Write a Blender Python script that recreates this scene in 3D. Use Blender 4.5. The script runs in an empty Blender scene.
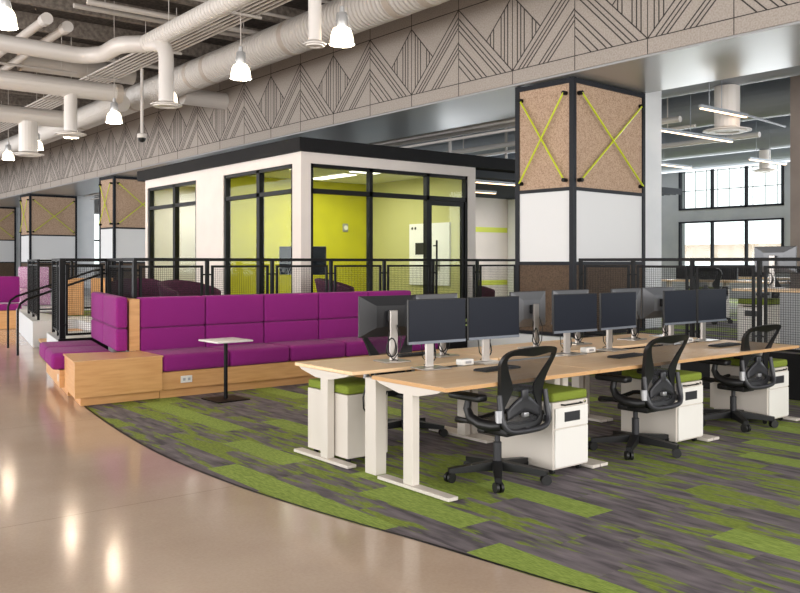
import bpy, bmesh, math, random
from mathutils import Vector, Matrix
S = bpy.context.scene
C = S.collection
R = math.radians

# ------------------------------------------------------------------ camera
F = 860.0
YAW = math.atan(685 / F)
cam_d = bpy.data.cameras.new('camera')
cam = bpy.data.objects.new('camera', cam_d); C.objects.link(cam)
cam.location = (0, 0, 1.55); cam.rotation_euler = (R(90), 0, -YAW)
cam_d.sensor_width = 36; cam_d.lens = F / 800 * 36
cam_d.shift_y = -(296.5 - 262) / 800
cam_d.clip_end = 300
S.camera = cam

# ------------------------------------------------------------------ world, light, exposure
S.view_settings.view_transform = 'Standard'
S.view_settings.look = 'None'
S.view_settings.gamma = 1
S.view_settings.exposure = 0.27
w = bpy.data.worlds.new('sky'); S.world = w; w.use_nodes = True
bg = w.node_tree.nodes['Background']
bg.inputs[0].default_value = (0.93, 0.96, 1.0, 1); bg.inputs[1].default_value = 1.7

def area(name, loc, rot, sx, sy, power, col):
    l = bpy.data.lights.new(name, 'AREA'); l.shape = 'RECTANGLE'; l.size = sx; l.size_y = sy
    l.energy = power; l.color = col
    o = bpy.data.objects.new(name, l); C.objects.link(o); o.location = loc; o.rotation_euler = rot
    return o
area('daylight_west', (-9, 9, 3.2), (R(90), 0, R(-90)), 26, 4.5, 1500, (1.0, 0.96, 0.92))
area('daylight_south', (5, -7, 3.0), (R(90), 0, 0), 16, 4.0, 800, (1.0, 0.93, 0.86))
area('daylight_east', (23.7, 12, 2.9), (R(90), 0, R(90)), 30, 3.0, 1500, (0.94, 0.97, 1.0))
area('far_west_fill', (-6, 34, 3.2), (R(90), 0, R(-90)), 26, 4.5, 1500, (0.95, 0.97, 1.0))  # added fill lamp that brightens the far left end of the hall

# ------------------------------------------------------------------ materials
def lin(c):
    return tuple(((v/255)/12.92 if v/255 <= .04045 else ((v/255+.055)/1.055)**2.4) for v in c) + (1,)
MATS = {}
def mat(name, rgb, rough=.5, metal=0, noise=None, bump=None, emit=None, coat=0, alpha=None, spec=None, scale3=None, sheen=0):
    """noise=(scale, rgb2, lo, hi) second colour mixed by noise; bump=(scale,strength)"""
    m = bpy.data.materials.new(name); m.use_nodes = True; MATS[name] = m
    nt = m.node_tree; b = nt.nodes['Principled BSDF']
    b.inputs['Base Color'].default_value = lin(rgb)
    b.inputs['Roughness'].default_value = rough; b.inputs['Metallic'].default_value = metal
    if spec is not None: b.inputs['Specular IOR Level'].default_value = spec
    if coat: b.inputs['Coat Weight'].default_value = coat; b.inputs['Coat Roughness'].default_value = .1
    if sheen: b.inputs['Sheen Weight'].default_value = sheen
    if alpha is not None: b.inputs['Alpha'].default_value = alpha
    if emit: b.inputs['Emission Color'].default_value = lin(emit[0]); b.inputs['Emission Strength'].default_value = emit[1]
    if noise or bump:
        tc = nt.nodes.new('ShaderNodeTexCoord'); mp = nt.nodes.new('ShaderNodeMapping')
        nt.links.new(tc.outputs['Object'], mp.inputs[0])
        if scale3: mp.inputs['Scale'].default_value = scale3
    if noise:
        n = nt.nodes.new('ShaderNodeTexNoise'); n.inputs['Scale'].default_value = noise[0]; n.inputs['Detail'].default_value = 5
        r = nt.nodes.new('ShaderNodeValToRGB'); r.color_ramp.elements[0].position = noise[2]; r.color_ramp.elements[1].position = noise[3]
        r.color_ramp.elements[0].color = lin(rgb); r.color_ramp.elements[1].color = lin(noise[1])
        nt.links.new(mp.outputs[0], n.inputs['Vector']); nt.links.new(n.outputs[0], r.inputs[0]); nt.links.new(r.outputs[0], b.inputs['Base Color'])
    if bump:
        n = nt.nodes.new('ShaderNodeTexNoise'); n.inputs['Scale'].default_value = bump[0]; n.inputs['Detail'].default_value = 3
        bp = nt.nodes.new('ShaderNodeBump'); bp.inputs['Strength'].default_value = bump[1]; bp.inputs['Distance'].default_value = .01
        nt.links.new(mp.outputs[0], n.inputs['Vector']); nt.links.new(n.outputs[0], bp.inputs['Height']); nt.links.new(bp.outputs[0], b.inputs['Normal'])
    return m
M = MATS
mat('black_metal', (9, 9, 10), .5, spec=.22)
mat('black_plastic', (18, 18, 20), .45)
mat('dark_grey_plastic', (46, 46, 50), .4)
mat('castor_black', (18, 18, 18), .5)
mat('white_powder', (214, 206, 196), .45)
mat('white_panel', (228, 228, 228), .6, bump=(300, .05))
mat('white_wall', (222, 213, 208), .7, noise=(2, (216, 207, 202), .4, .7))
mat('white_column', (232, 234, 236), .7, noise=(2, (224, 227, 230), .4, .7))
mat('taupe_wall', (140, 128, 120), .8, noise=(3, (132, 120, 113), .4, .7))
mat('grey_wall', (170, 170, 170), .8, noise=(2, (160, 161, 163), .4, .7))
mat('desk_wood', (250, 216, 174), .45, noise=(6, (242, 202, 156), .35, .7), scale3=(.5, 6, 6))
mat('desk_edge', (206, 160, 108), .5)
mat('bench_wood', (224, 172, 114), .38, noise=(5, (206, 150, 92), .3, .75), scale3=(.6, .6, 7))
mat('bench_top', (226, 178, 124), .35, noise=(5, (210, 158, 102), .3, .75), scale3=(.6, 7, 7))
mat('purple_fabric', (146, 36, 126), .85, noise=(120, (128, 28, 110), .35, .65), bump=(500, .25), sheen=.08, spec=.25)
mat('plum_fabric', (84, 24, 62), .85, noise=(90, (40, 16, 34), .45, .6), bump=(200, .3))
mat('white_fabric', (220, 196, 214), .85, noise=(60, (170, 60, 150), .5, .56))
mat('green_fabric', (136, 150, 56), .85, noise=(150, (112, 128, 42), .35, .65), bump=(400, .3), spec=.3)
mat('steel', (190, 184, 178), .3, .85)
mat('silver', (168, 168, 170), .35, .6)
mat('chrome', (200, 200, 200), .15, 1)
mat('screen', (20, 25, 37), .35, spec=.2)
mat('parapet_black', (24, 24, 26), .75, spec=.2)
mat('bezel', (120, 126, 136), .35, .4)
mat('monitor_back', (120, 122, 126), .35, .35)
mat('monitor_back_dark', (40, 41, 44), .4)
mat('key', (30, 30, 32), .6)
mat('white_plastic', (235, 232, 226), .4)
mat('cable', (14, 14, 14), .5)
mat('cork', (196, 168, 144), .9, noise=(75, (148, 118, 94), .45, .66), bump=(60, .5))
mat('cork_dark', (98, 80, 64), .9, noise=(75, (66, 52, 42), .45, .66), bump=(60, .5))
mat('rod_yellow', (200, 214, 40), .35)
mat('frame_navy', (17, 20, 28), .55, .0, spec=.3)
mat('lime_paint', (196, 190, 16), .7, noise=(3, (188, 182, 14), .4, .6))
mat('pale_lime', (190, 186, 122), .7)
mat('stripe_lime', (205, 214, 70), .6)
mat('panel_grey', (178, 168, 159), .8, noise=(45, (160, 150, 141), .4, .65), bump=(80, .1))
mat('groove', (62, 58, 56), .9)
mat('soffit', (180, 180, 180), .28, .35, noise=(.7, (176, 178, 180), .4, .7))
mat('deck', (84, 76, 70), .95, noise=(14, (54, 48, 44), .35, .65), bump=(25, .9))
mat('deck_blue', (84, 90, 98), .9, noise=(9, (48, 54, 62), .35, .65))
mat('duct', (224, 218, 212), .45, .1)
mat('duct_band', (196, 184, 172), .5)
mat('duct_grey', (168, 174, 182), .5, .2)
mat('pipe', (206, 198, 190), .5)
mat('beam', (150, 140, 130), .8, noise=(12, (110, 100, 92), .35, .65), bump=(20, .5))
mat('lamp_housing', (196, 196, 196), .35, .5)
mat('glow', (255, 246, 230), .3, emit=((255, 238, 208), 3.0))
mat('linear_glow', (255, 236, 210), .3, emit=((255, 214, 168), 3.0))
mat('panel_glow', (255, 250, 240), .3, emit=((255, 246, 230), 3.0))
mat('riser_white', (214, 216, 218), .6)
mat('ceiling_white', (225, 224, 215), .8)
mat('baffle', (44, 48, 54), .8)
mat('outdoor_land', (214, 196, 178), .9, noise=(.8, (196, 172, 150), .4, .6))
mat('desk_panel_grey', (176, 178, 180), .6)
mat('olive', (110, 116, 40), .85)
mat('twig', (40, 30, 26), .8)

def concrete():
    m = mat('concrete', (200, 178, 158), .2, spec=.36)
    nt = m.node_tree; b = nt.nodes['Principled BSDF']
    tc = nt.nodes.new('ShaderNodeTexCoord')
    n = nt.nodes.new('ShaderNodeTexNoise'); n.inputs['Scale'].default_value = .8; n.inputs['Detail'].default_value = 8
    n2 = nt.nodes.new('ShaderNodeTexNoise'); n2.inputs['Scale'].default_value = 60; n2.inputs['Detail'].default_value = 3
    ad = nt.nodes.new('ShaderNodeMath'); ad.operation = 'MULTIPLY_ADD'; ad.inputs[1].default_value = .35
    nt.links.new(tc.outputs['Object'], n.inputs[0]); nt.links.new(tc.outputs['Object'], n2.inputs[0])
    nt.links.new(n2.outputs[0], ad.inputs[0]); nt.links.new(n.outputs[0], ad.inputs[2])
    r = nt.nodes.new('ShaderNodeValToRGB'); r.color_ramp.elements[0].position = .5; r.color_ramp.elements[1].position = .9
    r.color_ramp.elements[0].color = lin((194, 170, 149)); r.color_ramp.elements[1].color = lin((211, 189, 168))
    nt.links.new(ad.outputs[0], r.inputs[0])
    # saw cut joints on a grid along the room axes
    sp = nt.nodes.new('ShaderNodeSeparateXYZ'); nt.links.new(tc.outputs['Object'], sp.inputs[0])
    def M2(op, a, bb):
        q = nt.nodes.new('ShaderNodeMath'); q.operation = op
        for k, v in enumerate((a, bb)):
            if isinstance(v, (int, float)): q.inputs[k].default_value = v
            elif v is not None: nt.links.new(v, q.inputs[k])
        return q.outputs[0]
    y = M2('ADD', sp.outputs[1], -5.35 + 3.15 * 20); y = M2('MODULO', y, 3.15); y = M2('LESS_THAN', y, .008)
    x = M2('ADD', sp.outputs[0], -2.05 + 6.3 * 20); x = M2('MODULO', x, 6.3); x = M2('LESS_THAN', x, .008)
    j = y
    mx = nt.nodes.new('ShaderNodeMix'); mx.data_type = 'RGBA'
    j = M2('MULTIPLY', j, .45); nt.links.new(j, mx.inputs[0]); nt.links.new(r.outputs[0], mx.inputs[6]); mx.inputs[7].default_value = lin((120, 100, 84))
    nt.links.new(mx.outputs[2], b.inputs['Base Color'])
    rr = nt.nodes.new('ShaderNodeMapRange'); rr.inputs[3].default_value = .10; rr.inputs[4].default_value = .17
    nt.links.new(n.outputs[0], rr.inputs[0]); nt.links.new(rr.outputs[0], b.inputs['Roughness'])
concrete()

def carpet_mat():
    m = mat('carpet_tile', (90, 84, 88), .95)
    nt = m.node_tree; b = nt.nodes['Principled BSDF']
    tc = nt.nodes.new('ShaderNodeTexCoord'); at = nt.nodes.new('ShaderNodeAttribute'); at.attribute_name = 'seed'
    ag = nt.nodes.new('ShaderNodeAttribute'); ag.attribute_name = 'green'
    def noise(scale, s3, det=4):
        mp = nt.nodes.new('ShaderNodeMapping'); mp.inputs['Scale'].default_value = s3
        nt.links.new(tc.outputs['Object'], mp.inputs[0])
        n = nt.nodes.new('ShaderNodeTexNoise'); n.noise_dimensions = '4D'; n.inputs['Scale'].default_value = scale; n.inputs['Detail'].default_value = det
        nt.links.new(mp.outputs[0], n.inputs['Vector']); nt.links.new(at.outputs['Fac'], n.inputs['W']); return n.outputs[0]
    def ramp(src, p0, c0, p1, c1):
        r = nt.nodes.new('ShaderNodeValToRGB'); e = r.color_ramp.elements
        e[0].position = p0; e[1].position = p1; e[0].color = c0; e[1].color = c1
        nt.links.new(src, r.inputs[0]); return r.outputs[0]
    grey = ramp(noise(4, (4, .8, 1), 6), .34, lin((76, 70, 74)), .68, lin((134, 124, 128)))
    green = ramp(noise(16, (8, 1.2, 1), 5), .35, lin((120, 144, 50)), .65, lin((162, 182, 82)))
    olive = ramp(noise(16, (8, 1.2, 1), 5), .35, lin((104, 122, 36)), .65, lin((146, 164, 58)))
    st = noise(2.6, (5.5, .9, 1), 7)
    # streaks: threshold shifted by the tile's own green amount
    ad = nt.nodes.new('ShaderNodeMath'); ad.operation = 'ADD'; nt.links.new(st, ad.inputs[0]); nt.links.new(ag.outputs['Fac'], ad.inputs[1])
    k = ramp(ad.outputs[0], .57, (0, 0, 0, 1), .635, (1, 1, 1, 1))
    solid = ramp(ag.outputs['Fac'], .6, (0, 0, 0, 1), .7, (1, 1, 1, 1))
    m1 = nt.nodes.new('ShaderNodeMix'); m1.data_type = 'RGBA'; nt.links.new(k, m1.inputs[0]); nt.links.new(grey, m1.inputs[6]); nt.links.new(olive, m1.inputs[7])
    m2 = nt.nodes.new('ShaderNodeMix'); m2.data_type = 'RGBA'; nt.links.new(solid, m2.inputs[0]); nt.links.new(m1.outputs[2], m2.inputs[6]); nt.links.new(green, m2.inputs[7])
    nt.links.new(m2.outputs[2], b.inputs['Base Color'])
    bn = nt.nodes.new('ShaderNodeBump'); bn.inputs['Strength'].default_value = .5; bn.inputs['Distance'].default_value = .004
    nt.links.new(noise(120, (1, .4, 1), 2), bn.inputs['Height']); nt.links.new(bn.outputs[0], b.inputs['Normal'])
carpet_mat()

def duct_mat(name, base, dark, scale):
    m = mat(name, base, .45); nt = m.node_tree; b = nt.nodes['Principled BSDF']
    tc = nt.nodes.new('ShaderNodeTexCoord'); wv = nt.nodes.new('ShaderNodeTexWave')
    wv.bands_direction = 'Y'; wv.inputs['Scale'].default_value = scale; wv.inputs['Distortion'].default_value = 0
    nt.links.new(tc.outputs['Object'], wv.inputs[0])
    bp = nt.nodes.new('ShaderNodeBump'); bp.inputs['Strength'].default_value = 1.0; bp.inputs['Distance'].default_value = .02
    nt.links.new(wv.outputs[1], bp.inputs['Height']); nt.links.new(bp.outputs[0], b.inputs['Normal'])
duct_mat('spiral_duct', (222, 216, 209), (200, 190, 180), 3.2)

def glass():
    m = bpy.data.materials.new('glass'); m.use_nodes = True; MATS['glass'] = m
    nt = m.node_tree; nt.nodes.clear()
    o = nt.nodes.new('ShaderNodeOutputMaterial'); mx = nt.nodes.new('ShaderNodeMixShader')
    t = nt.nodes.new('ShaderNodeBsdfTransparent'); t.inputs[0].default_value = (.93, .96, .94, 1)
    g = nt.nodes.new('ShaderNodeBsdfGlossy'); g.inputs['Roughness'].default_value = .02
    lw = nt.nodes.new('ShaderNodeLayerWeight'); lw.inputs[0].default_value = .5
    pw = nt.nodes.new('ShaderNodeMath'); pw.operation = 'POWER'; pw.inputs[1].default_value = 4
    ma = nt.nodes.new('ShaderNodeMath'); ma.operation = 'MULTIPLY_ADD'; ma.inputs[1].default_value = .07; ma.inputs[2].default_value = .015
    nt.links.new(lw.outputs['Facing'], pw.inputs[0]); nt.links.new(pw.outputs[0], ma.inputs[0]); nt.links.new(ma.outputs[0], mx.inputs[0]); nt.links.new(t.outputs[0], mx.inputs[1]); nt.links.new(g.outputs[0], mx.inputs[2])
    nt.links.new(mx.outputs[0], o.inputs[0])
glass()
def fabric_mesh():
    m = bpy.data.materials.new('chair_mesh'); m.use_nodes = True; MATS['chair_mesh'] = m
    nt = m.node_tree; b = nt.nodes['Principled BSDF']; b.inputs['Base Color'].default_value = lin((44, 44, 48)); b.inputs['Roughness'].default_value = .5
    b.inputs['Alpha'].default_value = .62
fabric_mesh()

# ------------------------------------------------------------------ mesh builder
class MB:
    def __init__(s): s.bm = bmesh.new()
    def verts(s, pts): return [s.bm.verts.new(p) for p in pts]
    def box(s, x0, x1, y0, y1, z0, z1, bev=0, seg=2):
        v = s.verts([(x, y, z) for z in (z0, z1) for y in (y0, y1) for x in (x0, x1)])
        fs = [s.bm.faces.new([v[i] for i in f]) for f in ((0, 2, 3, 1), (4, 5, 7, 6), (0, 1, 5, 4), (2, 6, 7, 3), (0, 4, 6, 2), (1, 3, 7, 5))]
        if bev:
            es = list({e for f in fs for e in f.edges})
            bmesh.ops.bevel(s.bm, geom=es, offset=bev, segments=seg, affect='EDGES', profile=.5)
        return s
    def bar(s, p0, p1, w, h, up=(0, 0, 1), w1=None, h1=None):
        p0, p1 = Vector(p0), Vector(p1); d = (p1 - p0).normalized(); up = Vector(up)
        if abs(d.dot(up)) > .99: up = Vector((0, 1, 0))
        a = d.cross(up).normalized(); b = a.cross(d).normalized()
        w1 = w if w1 is None else w1; h1 = h if h1 is None else h1
        q = []
        for p, ww, hh in ((p0, w, h), (p1, w1, h1)):
            for i, j in ((-1, -1), (1, -1), (1, 1), (-1, 1)): q.append(p + a * i * ww / 2 + b * j * hh / 2)
        v = s.verts(q)
        for f in ((3, 2, 1, 0), (4, 5, 6, 7), (0, 1, 5, 4), (1, 2, 6, 5), (2, 3, 7, 6), (3, 0, 4, 7)): s.bm.faces.new([v[i] for i in f])
        return s
    def tube(s, pts, r, n=12, closed=False, radii=None, flat=1.0):
        pts = [Vector(p) for p in pts]; rings = []; N = len(pts); pa = None
        for i, p in enumerate(pts):
            if closed: d = (pts[(i+1) % N] - pts[i-1]).normalized()
            else: d = (pts[min(i+1, N-1)] - pts[max(i-1, 0)]).normalized()
            if pa is None:
                up = Vector((0, 0, 1)) if abs(d.z) < .9 else Vector((0, 1, 0)); a = d.cross(up).normalized()
            else: a = (pa - d * pa.dot(d)).normalized()
            pa = a; b = d.cross(a); rr = radii[i] if radii else r
            rings.append(s.verts([p + a * rr * math.cos(2*math.pi*k/n) + b * rr * flat * math.sin(2*math.pi*k/n) for k in range(n)]))
        rng = range(N) if closed else range(N-1)
        for i in rng:
            A, B = rings[i], rings[(i+1) % N]
            for k in range(n): s.bm.faces.new((A[k], A[(k+1) % n], B[(k+1) % n], B[k]))
        if not closed: s.bm.faces.new(rings[0][::-1]); s.bm.faces.new(rings[-1])
        return s
    def lathe(s, prof, cx=0, cy=0, n=24, cap=True):
        rings = [s.verts([(cx + r*math.cos(2*math.pi*k/n), cy + r*math.sin(2*math.pi*k/n), z) for k in range(n)]) for r, z in prof]
        for A, B in zip(rings, rings[1:]):
            for k in range(n): s.bm.faces.new((A[k], A[(k+1) % n], B[(k+1) % n], B[k]))
        if cap: s.bm.faces.new(rings[0][::-1]); s.bm.faces.new(rings[-1])
        return s
    def prism(s, poly, z0, z1):
        lo = s.verts([(x, y, z0) for x, y in poly]); hi = s.verts([(x, y, z1) for x, y in poly]); n = len(poly)
        s.bm.faces.new(lo[::-1]); s.bm.faces.new(hi)
        for i in range(n): s.bm.faces.new((lo[i], lo[(i+1) % n], hi[(i+1) % n], hi[i]))
        return s
    def yz_prism(s, poly, x0, x1):
        lo = s.verts([(x0, y, z) for y, z in poly]); hi = s.verts([(x1, y, z) for y, z in poly]); n = len(poly)
        s.bm.faces.new(lo[::-1]); s.bm.faces.new(hi)
        for i in range(n): s.bm.faces.new((lo[i], lo[(i+1) % n], hi[(i+1) % n], hi[i]))
        return s
    def grid(s, fn, nu, nv):
        g = [[s.bm.verts.new(fn(i/nu, j/nv)) for j in range(nv+1)] for i in range(nu+1)]
        for i in range(nu):
            for j in range(nv): s.bm.faces.new((g[i][j], g[i+1][j], g[i+1][j+1], g[i][j+1]))
        return s
    def xf(s, mtx): bmesh.ops.transform(s.bm, matrix=mtx, verts=s.bm.verts); return s
    def build(s, name, m, parent=None, smooth=None):
        bmesh.ops.recalc_face_normals(s.bm, faces=s.bm.faces)
        if smooth is None: smooth = len(s.bm.faces) > 30
        me = bpy.data.meshes.new(name)
        if smooth:
            for f in s.bm.faces: f.smooth = True
            for e in s.bm.edges:
                if len(e.link_faces) == 2 and e.calc_face_angle(0) > R(38): e.smooth = False
        s.bm.to_mesh(me); s.bm.free(); me.materials.append(MATS[m] if isinstance(m, str) else m)
        o = bpy.data.objects.new(name, me); C.objects.link(o)
        if parent: o.parent = parent
        return o
def B(*a, **k): return MB().box(*a, **k)

def thing(name, label, cat, loc=(0, 0, 0), rz=0, group=None):
    o = bpy.data.objects.new(name, None); C.objects.link(o); o.empty_display_size = .1
    o.location = loc; o.rotation_euler = (0, 0, rz); o['label'] = label; o['category'] = cat
    if group: o['group'] = group
    return o
def tag(o, label, cat, group=None):
    o['label'] = label; o['category'] = cat
    if group: o['group'] = group
    return o
def struct(o, label=None):
    o['kind'] = 'structure'
    if label: o['label'] = label
    return o
def dup(root, loc, rz, label, group=None):
    r = root.copy(); C.objects.link(r); r.location = loc; r.rotation_euler = (0, 0, rz); r['label'] = label
    if group: r['group'] = group
    def rec(src, dst):
        for ch in src.children:
            c = ch.copy(); C.objects.link(c); c.parent = dst; rec(ch, c)
    rec(root, r); return r

# ------------------------------------------------------------------ setting: floors
def smooth_curve(p, k=6):
    out = []
    for i in range(len(p)-1):
        a, b, c, d = p[max(i-1, 0)], p[i], p[i+1], p[min(i+2, len(p)-1)]
        for j in range(k):
            t = j/k
            out.append(tuple(.5*(2*b[q]+(c[q]-a[q])*t+(2*a[q]-5*b[q]+4*c[q]-d[q])*t*t+(-a[q]+3*b[q]-3*c[q]+d[q])*t**3) for q in (0, 1)))
    out.append(p[-1]); return out
EDGE = smooth_curve([(3.12, 9.45), (3.04, 9.0), (2.87, 7.6), (2.79, 6.45), (2.81, 5.4), (2.88, 4.7), (2.96, 4.15), (3.04, 3.7), (3.11, 3.2), (3.2, 2.6), (3.4, 1.8), (3.75, .8), (4.5, -.8), (6, -3), (8, -6)])
m = MB()
for (xa, ya), (xb, yb) in zip(EDGE, EDGE[1:]):
    v = m.verts([(xa, ya, .004), (xb, yb, .004), (-14, yb, .004), (-14, ya, .004)]); m.bm.faces.new(v)
for q in ([(-14, 9.45), (3.12, 9.45), (3.8, 9.45), (3.8, 10.15), (-14, 10.15)], [(-14, 10.15), (3.8, 10.15), (30, 10.15), (30, 62), (-14, 62)]):
    m.bm.faces.new(m.verts([(x, y, .004) for x, y in q]))
bmesh.ops.remove_doubles(m.bm, verts=m.bm.verts, dist=.0005)
struct(m.build('floor', 'concrete', smooth=False), 'polished beige concrete floor with saw cut joints')
m = MB()
for (xa, ya), (xb, yb) in zip(EDGE, EDGE[1:]):
    d = Vector((xb-xa, yb-ya)).normalized(); n = Vector((-d.y, d.x)) * .018
    v = m.verts([(xa, ya, .007), (xb, yb, .007), (xb+n.x, yb+n.y, .007), (xa+n.x, ya+n.y, .007)]); m.bm.faces.new(v)
struct(m.build('trim_1', 'black_metal', smooth=False), 'thin dark strip where the carpet meets the concrete')

# carpet of staggered planks, 25 cm x 100 cm
GREEN = [(4.24, 3.44), (3.5, 4.0), (3.75, 4.9), (3.24, 2.81), (4.48, 2.15), (6.4, 3.64), (4.03, 8.97), (3.77, 8.6), (3.8, 7.5), (3.41, 6.25),
         (3.46, 5.7), (3.05, 5.5), (3.1, 4.45), (5.26, 9.02), (4.19, 6.99), (7.78, 4.07), (5.86, 9.1), (6.9, 3.1), (7.3, 2.4), (5.5, 1.9), (8.6, 3.4), (5.4, 7.6), (7.7, 6.9), (5.0, 7.9)]
random.seed(7)
m = MB(); seeds = []; greens = []
for i in range(-1, 33):
    x0 = 1.9 + .25*i - .013
    off = [0, .42, .75, .2][i % 4] + .95 - 1
    for j in range(-4, 12):
        y0 = off + j
        if i >= 30 and y0 > 11: continue
        v = m.verts([(x0, y0, 0), (x0+.25, y0, 0), (x0+.25, y0+1, 0), (x0, y0+1, 0)]); m.bm.faces.new(v)
        g = any(x0 <= gx < x0+.25 and y0 <= gy < y0+1 for gx, gy in GREEN)
        seeds.append(random.random()*50); r = random.random()
        greens.append(1.0 if g else (.0 if r < .3 else (.1 if r < .65 else (.04 if r < .85 else .17))))
ca = m.build('carpet', 'carpet_tile', smooth=False); struct(ca, 'green and grey streaked carpet planks')
for nm, vals in (('seed', seeds), ('green', greens)):
    a = ca.data.attributes.new(nm, 'FLOAT', 'FACE'); a.data.foreach_set('value', vals)

# raised platform (top z = .47)
D2 = (math.sin(R(11.2)), math.cos(R(11.2)))
def d2(y, off=0): return 3.12 + (y - 9.35) * D2[0] / D2[1] + off
PZ = .47
plat = MB().prism([(d2(11.98), 11.98), (d2(13.7), 13.7), (5.0, 13.75), (5.3, 16.3), (d2(16.3), 16.3), (d2(40), 40), (30, 60), (30, -6), (9.48, -6), (9.48, 9.2), (9.5, 10.2), (4.0, 10.2), (4.3, 11.98)][::-1], 0.006, PZ)
struct(plat.build('platform', 'riser_white', smooth=False), 'raised platform behind the sofas')
pc = MB(); sd = []; gr = []
for i in range(0, 30):
    for j in range(0, 22):
        x0, y0 = 9.62 + .5*i, -2 + 1.0*j + (.5 if i % 2 else 0)
        if y0 > 19: continue
        if 9.2 > y0 + 1 or x0 > 9.6:
            v = pc.verts([(x0, y0, PZ+.004), (x0+.5, y0, PZ+.004), (x0+.5, y0+1, PZ+.004), (x0, y0+1, PZ+.004)]); pc.bm.faces.new(v)
            sd.append(random.random()*50); gr.append(random.choice([0, .05, .1, .12, 1.0 if random.random() < .3 else .1]))
for i in range(0, 12):
    for j in range(0, 9):
        x0, y0 = 4.55 + .42*i, 10.4 + 1.0*j
        if x0 < d2(y0+1) + .2 or (x0 < 5.5 and y0 > 12.5 and y0 < 16.5): continue
        v = pc.verts([(x0, y0, PZ+.004), (x0+.42, y0, PZ+.004), (x0+.42, y0+1, PZ+.004), (x0, y0+1, PZ+.004)]); pc.bm.faces.new(v)
        sd.append(random.random()*50); gr.append(random.choice([0, .05, .1, .12, .15]))
pco = pc.build('platform_carpet', 'carpet_tile', smooth=False); struct(pco, 'grey green carpet on the raised platform')
for nm, vals in (('seed', sd), ('green', gr)):
    a = pco.data.attributes.new(nm, 'FLOAT', 'FACE'); a.data.foreach_set('value', vals)
struct(B(9.45, 9.475, -4, 7.95, .006, PZ+.05).build('trim_2', 'black_metal'), 'black riser under the right railing')
struct(B(8.13, 9.48, 10.16, 10.19, .006, PZ+.05).build('trim_6', 'black_metal'), 'black riser between the purple sofa and the cork column')
struct(MB().bar((d2(11.9), 11.95, .26), (4.3, 11.93, .26), .03, .5).build('trim_3', 'black_metal'), 'black riser at the end of the corner sofa')

# ------------------------------------------------------------------ ceiling
CZ = 6.45
struct(B(-14, 9.4, -6, 62, CZ, CZ+.2).build('ceiling', 'deck'), 'dark exposed ceiling deck over the aisle')
struct(B(11.45, 30, -6, 62, CZ, CZ+.2).build('ceiling_right', 'deck_blue'), 'dark exposed ceiling deck over the far office')
# downstand joists of the deck (structure)
m = MB()
for k in range(34): m.box(-14, 9.38, 2.0+1.75*k, 2.12+1.75*k, CZ-.32, CZ-.002)
struct(m.build('ceiling_joists', 'beam', smooth=False), 'rough grey joists under the ceiling deck')
m = MB()
for k in range(14): m.box(11.5, 26, 1.0+3.0*k, 1.25+3.0*k, CZ-.45, CZ-.002)
for k in range(5): m.box(13+2.7*k, 13.15+2.7*k, -3, 50, CZ-.7, CZ-.46)
struct(m.build('ceiling_joists_right', 'duct_grey', smooth=False), 'grey beams under the far ceiling')

# ------------------------------------------------------------------ bulkhead with patterned face
FX, FB = 9.4, 4.23
bulk = struct(B(FX, 11.42, -4, 62, FB, CZ+.1).build('wall_bulkhead', 'panel_grey', smooth=False), 'long grey bulkhead with triangle pattern')
struct(B(FX+.02, 11.44, -4, 62, FB-.03, FB-.001).build('trim_4', 'soffit'), 'shiny metal underside of the bulkhead')
g = MB(); gx = FX
def gl(y0, z0, y1, z1, w=.016):
    g.bar((gx-.0005, y0, z0), (gx-.0005, y1, z1), w, .006, up=(1, 0, 0))
Z0, Z1 = 4.43, 5.62
gl(-4, Z0, 62, Z0, .012); gl(-4, Z1, 62, Z1, .012)
H_ = Z1 - Z0
for k in range(-8, 44):
    Y = 7.88 + 1.2*k
    gl(Y, FB, Y, CZ, .010)
    if k % 2 == 0:      # mountain
        for sgn in (1, -1):
            gl(Y, Z1, Y+sgn*1.2, Z0)
            if sgn == 1:    # receding side: lines parallel to the edge, two bundles
                for t in (.10, .17, .24, .44, .51, .58): gl(Y, Z1-H_*t*1.0, Y+1.2*(1-t), Z0) if t < .3 else gl(Y, Z1-H_*t, Y+1.2*(1-t), Z0)
            else:
                for t in (.12, .20, .28, .46, .54, .66, .76): gl(Y, Z1-H_*t, Y-1.2*(1-t), Z0)
    else:               # diamond with vertical bars
        zt = Z1 - H_*.05
        for sgn in (1, -1):
            xm = .56; gl(Y, zt, Y+sgn*xm, Z0+H_*(xm/1.2))
            for q in (.10, .17, .24, .40, .47):
                zt2 = zt + (Z0+H_*(xm/1.2)-zt)*(q/xm); gl(Y+sgn*q, zt2, Y+sgn*q, Z0+H_*(q/1.2))
g.build('pattern_grooves', 'groove', bulk, smooth=False)

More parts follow.
